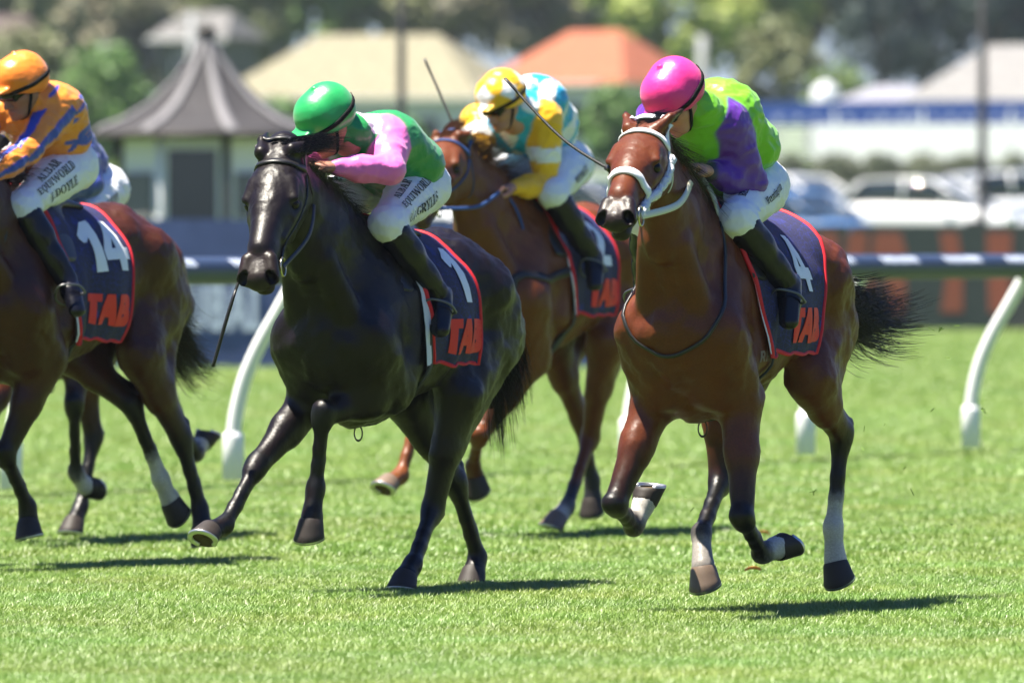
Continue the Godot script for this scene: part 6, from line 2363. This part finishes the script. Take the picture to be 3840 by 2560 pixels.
func kiosk() -> void:
	# an eight-sided judges' box with a concave roof
	var n := thing("kiosk", "white eight-sided kiosk with a dark concave pointed roof", "kiosk", Vector3(-3.76, SOIL, -140.0), 0.25)
	var wall := mat(lin(0.80, 0.80, 0.80), 0.8, 0.3)
	var dark := mat(lin(0.035, 0.030, 0.027), 0.6, 0.4)
	var slate := roof_mat(0.060, 0.057, 0.060, 51)
	var hipm := mat(lin(0.17, 0.165, 0.175), 0.7, 0.4)
	var glass := mat(lin(0.03, 0.035, 0.04), 0.06, 0.6)
	var R := 1.08
	for k in 8:
		var a0 := TAU * k / 8.0
		var a1 := TAU * (k + 1) / 8.0
		var am := (a0 + a1) * 0.5
		var mid := Vector3(sin(am), 0, cos(am)) * R * cos(PI / 8.0)
		var wdt := 2.0 * R * sin(PI / 8.0)
		var w := part(n, "wall_panel", box(mid * 0.97 + Vector3(0, 1.33, 0), Vector3(wdt - 0.1, 2.66, 0.06), am), wall)
		part(n, "corner_post", tube(PackedVector3Array([Vector3(sin(a0), 0, cos(a0)) * R, Vector3(sin(a0), 2.7 / R, cos(a0)) * R]), PackedFloat32Array([0.055]), 10), dark if k % 2 == 0 else wall)
		if k % 2 == 1:
			var f := part(w, "window_frame", box(mid * 1.01 + Vector3(0, 1.95, 0), Vector3(wdt * 0.86, 1.25, 0.04), am), wall)
			part(f, "pane", box(mid * 1.035 + Vector3(0, 1.95, 0), Vector3(wdt * 0.74, 1.12, 0.03), am), glass)
		else:
			part(w, "hatch", box(mid * 1.03 + Vector3(0, 1.95, 0), Vector3(wdt * 0.66, 0.55, 0.05), am), hipm)
	# roof: eight concave slates with raised pale hips
	var prof := [[1.40, 2.70], [1.34, 2.76], [1.02, 2.88], [0.70, 3.08], [0.42, 3.36], [0.22, 3.62], [0.09, 3.86], [0.05, 3.95]]
	var rf := Node3D.new()
	rf.name = "roof"
	n.add_child(rf)
	for k in 8:
		var a0 := TAU * k / 8.0
		var a1 := TAU * (k + 1) / 8.0
		var st := SurfaceTool.new()
		st.begin(Mesh.PRIMITIVE_TRIANGLES)
		for i in prof.size() - 1:
			var p: Array = prof[i]
			var q: Array = prof[i + 1]
			tri4(st, Vector3(sin(a0) * p[0], p[1], cos(a0) * p[0]), Vector3(sin(a1) * p[0], p[1], cos(a1) * p[0]), Vector3(sin(a1) * q[0], q[1], cos(a1) * q[0]), Vector3(sin(a0) * q[0], q[1], cos(a0) * q[0]))
		tri3(st, Vector3(0, 2.72, 0), Vector3(sin(a1) * 1.40, 2.70, cos(a1) * 1.40), Vector3(sin(a0) * 1.40, 2.70, cos(a0) * 1.40))
		st.index()
		st.generate_normals()
		part(rf, "roof_panel", st.commit(), slate)
		var line := PackedVector3Array()
		for p in prof:
			line.append(Vector3(sin(a0) * p[0], p[1] + 0.012, cos(a0) * p[0]))
		part(rf, "hip_flashing", tube(line, PackedFloat32Array([0.085, 0.085, 0.08, 0.07, 0.06, 0.05, 0.04]), 8, 0.4), hipm)
		part(rf, "gutter", tube(PackedVector3Array([Vector3(sin(a0) * 1.41, 2.69, cos(a0) * 1.41), Vector3(sin(a1) * 1.41, 2.69, cos(a1) * 1.41)]), PackedFloat32Array([0.045]), 8), dark)
	part(rf, "finial", tube(PackedVector3Array([Vector3(0, 3.9, 0), Vector3(0, 4.0, 0), Vector3(0, 4.05, 0)]), PackedFloat32Array([0.13, 0.12, 0.04]), 12), dark)


func car(label: String, pos: Vector3, turn: float, paint: Material) -> void:
	var n := thing("parked_car", label, "car", pos, turn, "cars parked behind the boards")
	var glass := mat(lin(0.02, 0.03, 0.035), 0.05, 0.7)
	var tyre := mat(lin(0.02, 0.02, 0.02), 0.9, 0.3)
	var rim := mat(lin(0.5, 0.5, 0.52), 0.3, 0.5, 0.9)
	# stations along the car: z, half width, sill, shoulder
	var body := [[-2.10, 0.55, 0.45, 0.62], [-2.02, 0.74, 0.32, 0.88], [-1.70, 0.84, 0.24, 0.98], [-0.80, 0.88, 0.22, 0.99], [0.40, 0.88, 0.22, 0.95], [1.20, 0.86, 0.22, 0.90], [1.80, 0.80, 0.25, 0.78], [2.08, 0.66, 0.34, 0.66], [2.16, 0.45, 0.42, 0.56]]
	part(n, "body", loft(body, 0.16), paint)
	var cab := [[-1.82, 0.60, 0.90, 1.00], [-1.55, 0.66, 0.90, 1.26], [-1.10, 0.69, 0.92, 1.42], [-0.20, 0.70, 0.92, 1.455], [0.30, 0.69, 0.92, 1.42], [0.85, 0.68, 0.90, 1.12], [1.20, 0.66, 0.86, 0.94]]
	part(n, "window", loft(cab, 0.14), glass)
	var top := [[-1.50, 0.60, 1.27, 1.30], [-1.10, 0.64, 1.38, 1.44], [-0.20, 0.65, 1.41, 1.475], [0.34, 0.63, 1.37, 1.43], [0.42, 0.60, 1.34, 1.39]]
	part(n, "roof", loft(top, 0.10), paint)
	for s in [-1.0, 1.0]:
		for z in [[-1.62, 0.98, -1.12, 1.42], [0.34, 1.40, 1.18, 0.93], [-0.28, 0.96, -0.26, 1.44]]:
			part(n, "pillar", tube(PackedVector3Array([Vector3(s * 0.74, z[1], z[0]), Vector3(s * 0.655, z[3], z[2])]) if z[1] < z[3] else PackedVector3Array([Vector3(s * 0.64, z[1], z[0]), Vector3(s * 0.72, z[3], z[2])]), PackedFloat32Array([0.035]), 6), paint)
		part(n, "headlight", box(Vector3(s * 0.62, 0.62, 2.02), Vector3(0.30, 0.14, 0.16), s * 0.3), mat(lin(0.75, 0.77, 0.8), 0.05, 0.7, 0.3))
		part(n, "tail_light", box(Vector3(s * 0.66, 0.80, -2.02), Vector3(0.20, 0.26, 0.10), -s * 0.2), mat(lin(0.50, 0.012, 0.02), 0.1, 0.6))
		part(n, "mirror", box(Vector3(s * 0.95, 0.97, 0.72), Vector3(0.16, 0.12, 0.10)), paint)
		for z in [-1.30, 1.32]:
			var w := part(n, "wheel", tube(PackedVector3Array([Vector3(s * 0.70, 0.31, z), Vector3(s * 0.73, 0.31, z), Vector3(s * 0.87, 0.31, z), Vector3(s * 0.90, 0.31, z)]), PackedFloat32Array([0.28, 0.31, 0.31, 0.27]), 22), tyre)
			part(w, "rim", tube(PackedVector3Array([Vector3(s * 0.88, 0.31, z), Vector3(s * 0.91, 0.31, z)]), PackedFloat32Array([0.20, 0.18]), 16), rim)


func loft(st_list: Array, rnd: float) -> ArrayMesh:
	# a closed shell through rounded-rectangle sections
	var st := SurfaceTool.new()
	st.begin(Mesh.PRIMITIVE_TRIANGLES)
	var prev := PackedVector3Array()
	var cnt := 20
	for i in st_list.size():
		var q: Array = st_list[i]
		var cy: float = (q[2] + q[3]) * 0.5
		var hy: float = (q[3] - q[2]) * 0.5
		var ring := PackedVector3Array()
		for k in cnt:
			var a := TAU * k / cnt
			var cx := signf(cos(a)) * pow(absf(cos(a)), 0.42)
			var sy := signf(sin(a)) * pow(absf(sin(a)), 0.42)
			ring.append(Vector3(q[1] * cx * (1.0 - 0.06 * maxf(sy, 0.0)), cy + hy * sy, q[0]))
		if i > 0:
			for k in cnt:
				tri4(st, prev[k], ring[k], ring[(k + 1) % cnt], prev[(k + 1) % cnt])
		if i == 0 or i == st_list.size() - 1:
			for k in range(1, cnt - 1):
				if i == 0:
					tri3(st, ring[0], ring[k + 1], ring[k])
				else:
					tri3(st, ring[0], ring[k], ring[k + 1])
		prev = ring
	st.index()
	st.generate_normals()
	return st.commit()


func cars() -> void:
	var white := mat(lin(0.74, 0.75, 0.76), 0.25, 0.5)
	white.clearcoat_enabled = true
	white.clearcoat_roughness = 0.05
	var blue := mat(lin(0.05, 0.13, 0.30), 0.25, 0.5)
	blue.clearcoat_enabled = true
	var grey := mat(lin(0.16, 0.18, 0.21), 0.25, 0.5)
	grey.clearcoat_enabled = true
	car("white car parked right behind the lime green jacket", Vector3(5.75, rise(232.0), -232.0), 0.85, white)
	car("white car parked left of the lamp post", Vector3(8.35, rise(228.0), -228.0), 1.15, white)
	car("white car with red tail light right of the lamp post", Vector3(9.75, rise(236.0), -236.0), -1.0, white)
	car("dark grey car at the far right of the parked cars", Vector3(11.1, rise(240.0), -240.0), 0.7, grey)
	car("blue car parked in front of the white car behind the lime jacket", Vector3(5.45, rise(221.0) - 0.1, -221.0), 0.8, blue)
	car("grey-blue car between the yellow and the magenta cap", Vector3(1.55, rise(226.0), -226.0), 0.9, grey)
	car("white car behind the turquoise jacket", Vector3(0.15, rise(236.0), -236.0), -0.9, white)


func stand() -> void:
	# white-railed enclosure with a blue fascia
	var n := thing("spectator_stand", "white railed spectator stand with a blue lettered fascia", "stand", Vector3(6.8, rise(300.0), -304.0), -0.5)
	var white := mat(lin(0.82, 0.84, 0.86), 0.6, 0.4)
	var blue := mat(lin(0.022, 0.062, 0.25), 0.6, 0.4)
	var print_ := mat(lin(0.34, 0.40, 0.55), 0.6, 0.4)
	var base := rise(300.0)
	var y := func(v: float) -> float: return v - base
	part(n, "fascia", box(Vector3(8.0, y.call(4.72), 0), Vector3(17.0, 0.62, 0.12)), blue)
	var rng := RandomNumberGenerator.new()
	rng.seed = 61
	var x := 0.4
	while x < 15.8:
		var w := rng.randf_range(0.12, 0.26)
		part(n, "lettering", box(Vector3(x, y.call(4.58), 0.07), Vector3(w, rng.randf_range(0.10, 0.2), 0.02)), print_)
		x += w + rng.randf_range(0.05, 0.5)
	for k in 8:
		part(n, "rail", box(Vector3(8.0, y.call(4.32 - k * 0.115), 0.3), Vector3(17.0, 0.055, 0.05)), white)
	for k in 7:
		part(n, "post", box(Vector3(-0.4 + k * 2.6, y.call(3.7), 0.25), Vector3(0.07, 2.2, 0.07)), white)
	part(n, "back_wall", box(Vector3(8.0, y.call(3.6), -3.8), Vector3(17.0, 2.6, 0.1)), white)
	# clipped hedge before it
	var h := thing("hedge", "clipped grey-green hedge below the white rails", "hedge", Vector3(14.0, rise(292.0), -292.0))
	var crown := crown_mesh(71, 22, 130, 0.09, 0.8)
	for k in 14:
		var c := part(h, "crown", crown, leaf_mat(0.115, 0.135, 0.085))
		c.position = Vector3(-8.0 + k * 1.15, 0.55, 0)
		c.scale = Vector3(1.0, 0.85, 0.7)
		c.rotation.y = k * 1.3
	part(h, "stem", tube(PackedVector3Array([Vector3(-8.0, 0.2, 0), Vector3(7.0, 0.2, 0)]), PackedFloat32Array([0.05]), 6), mat(lin(0.12, 0.09, 0.07), 0.9, 0.2))
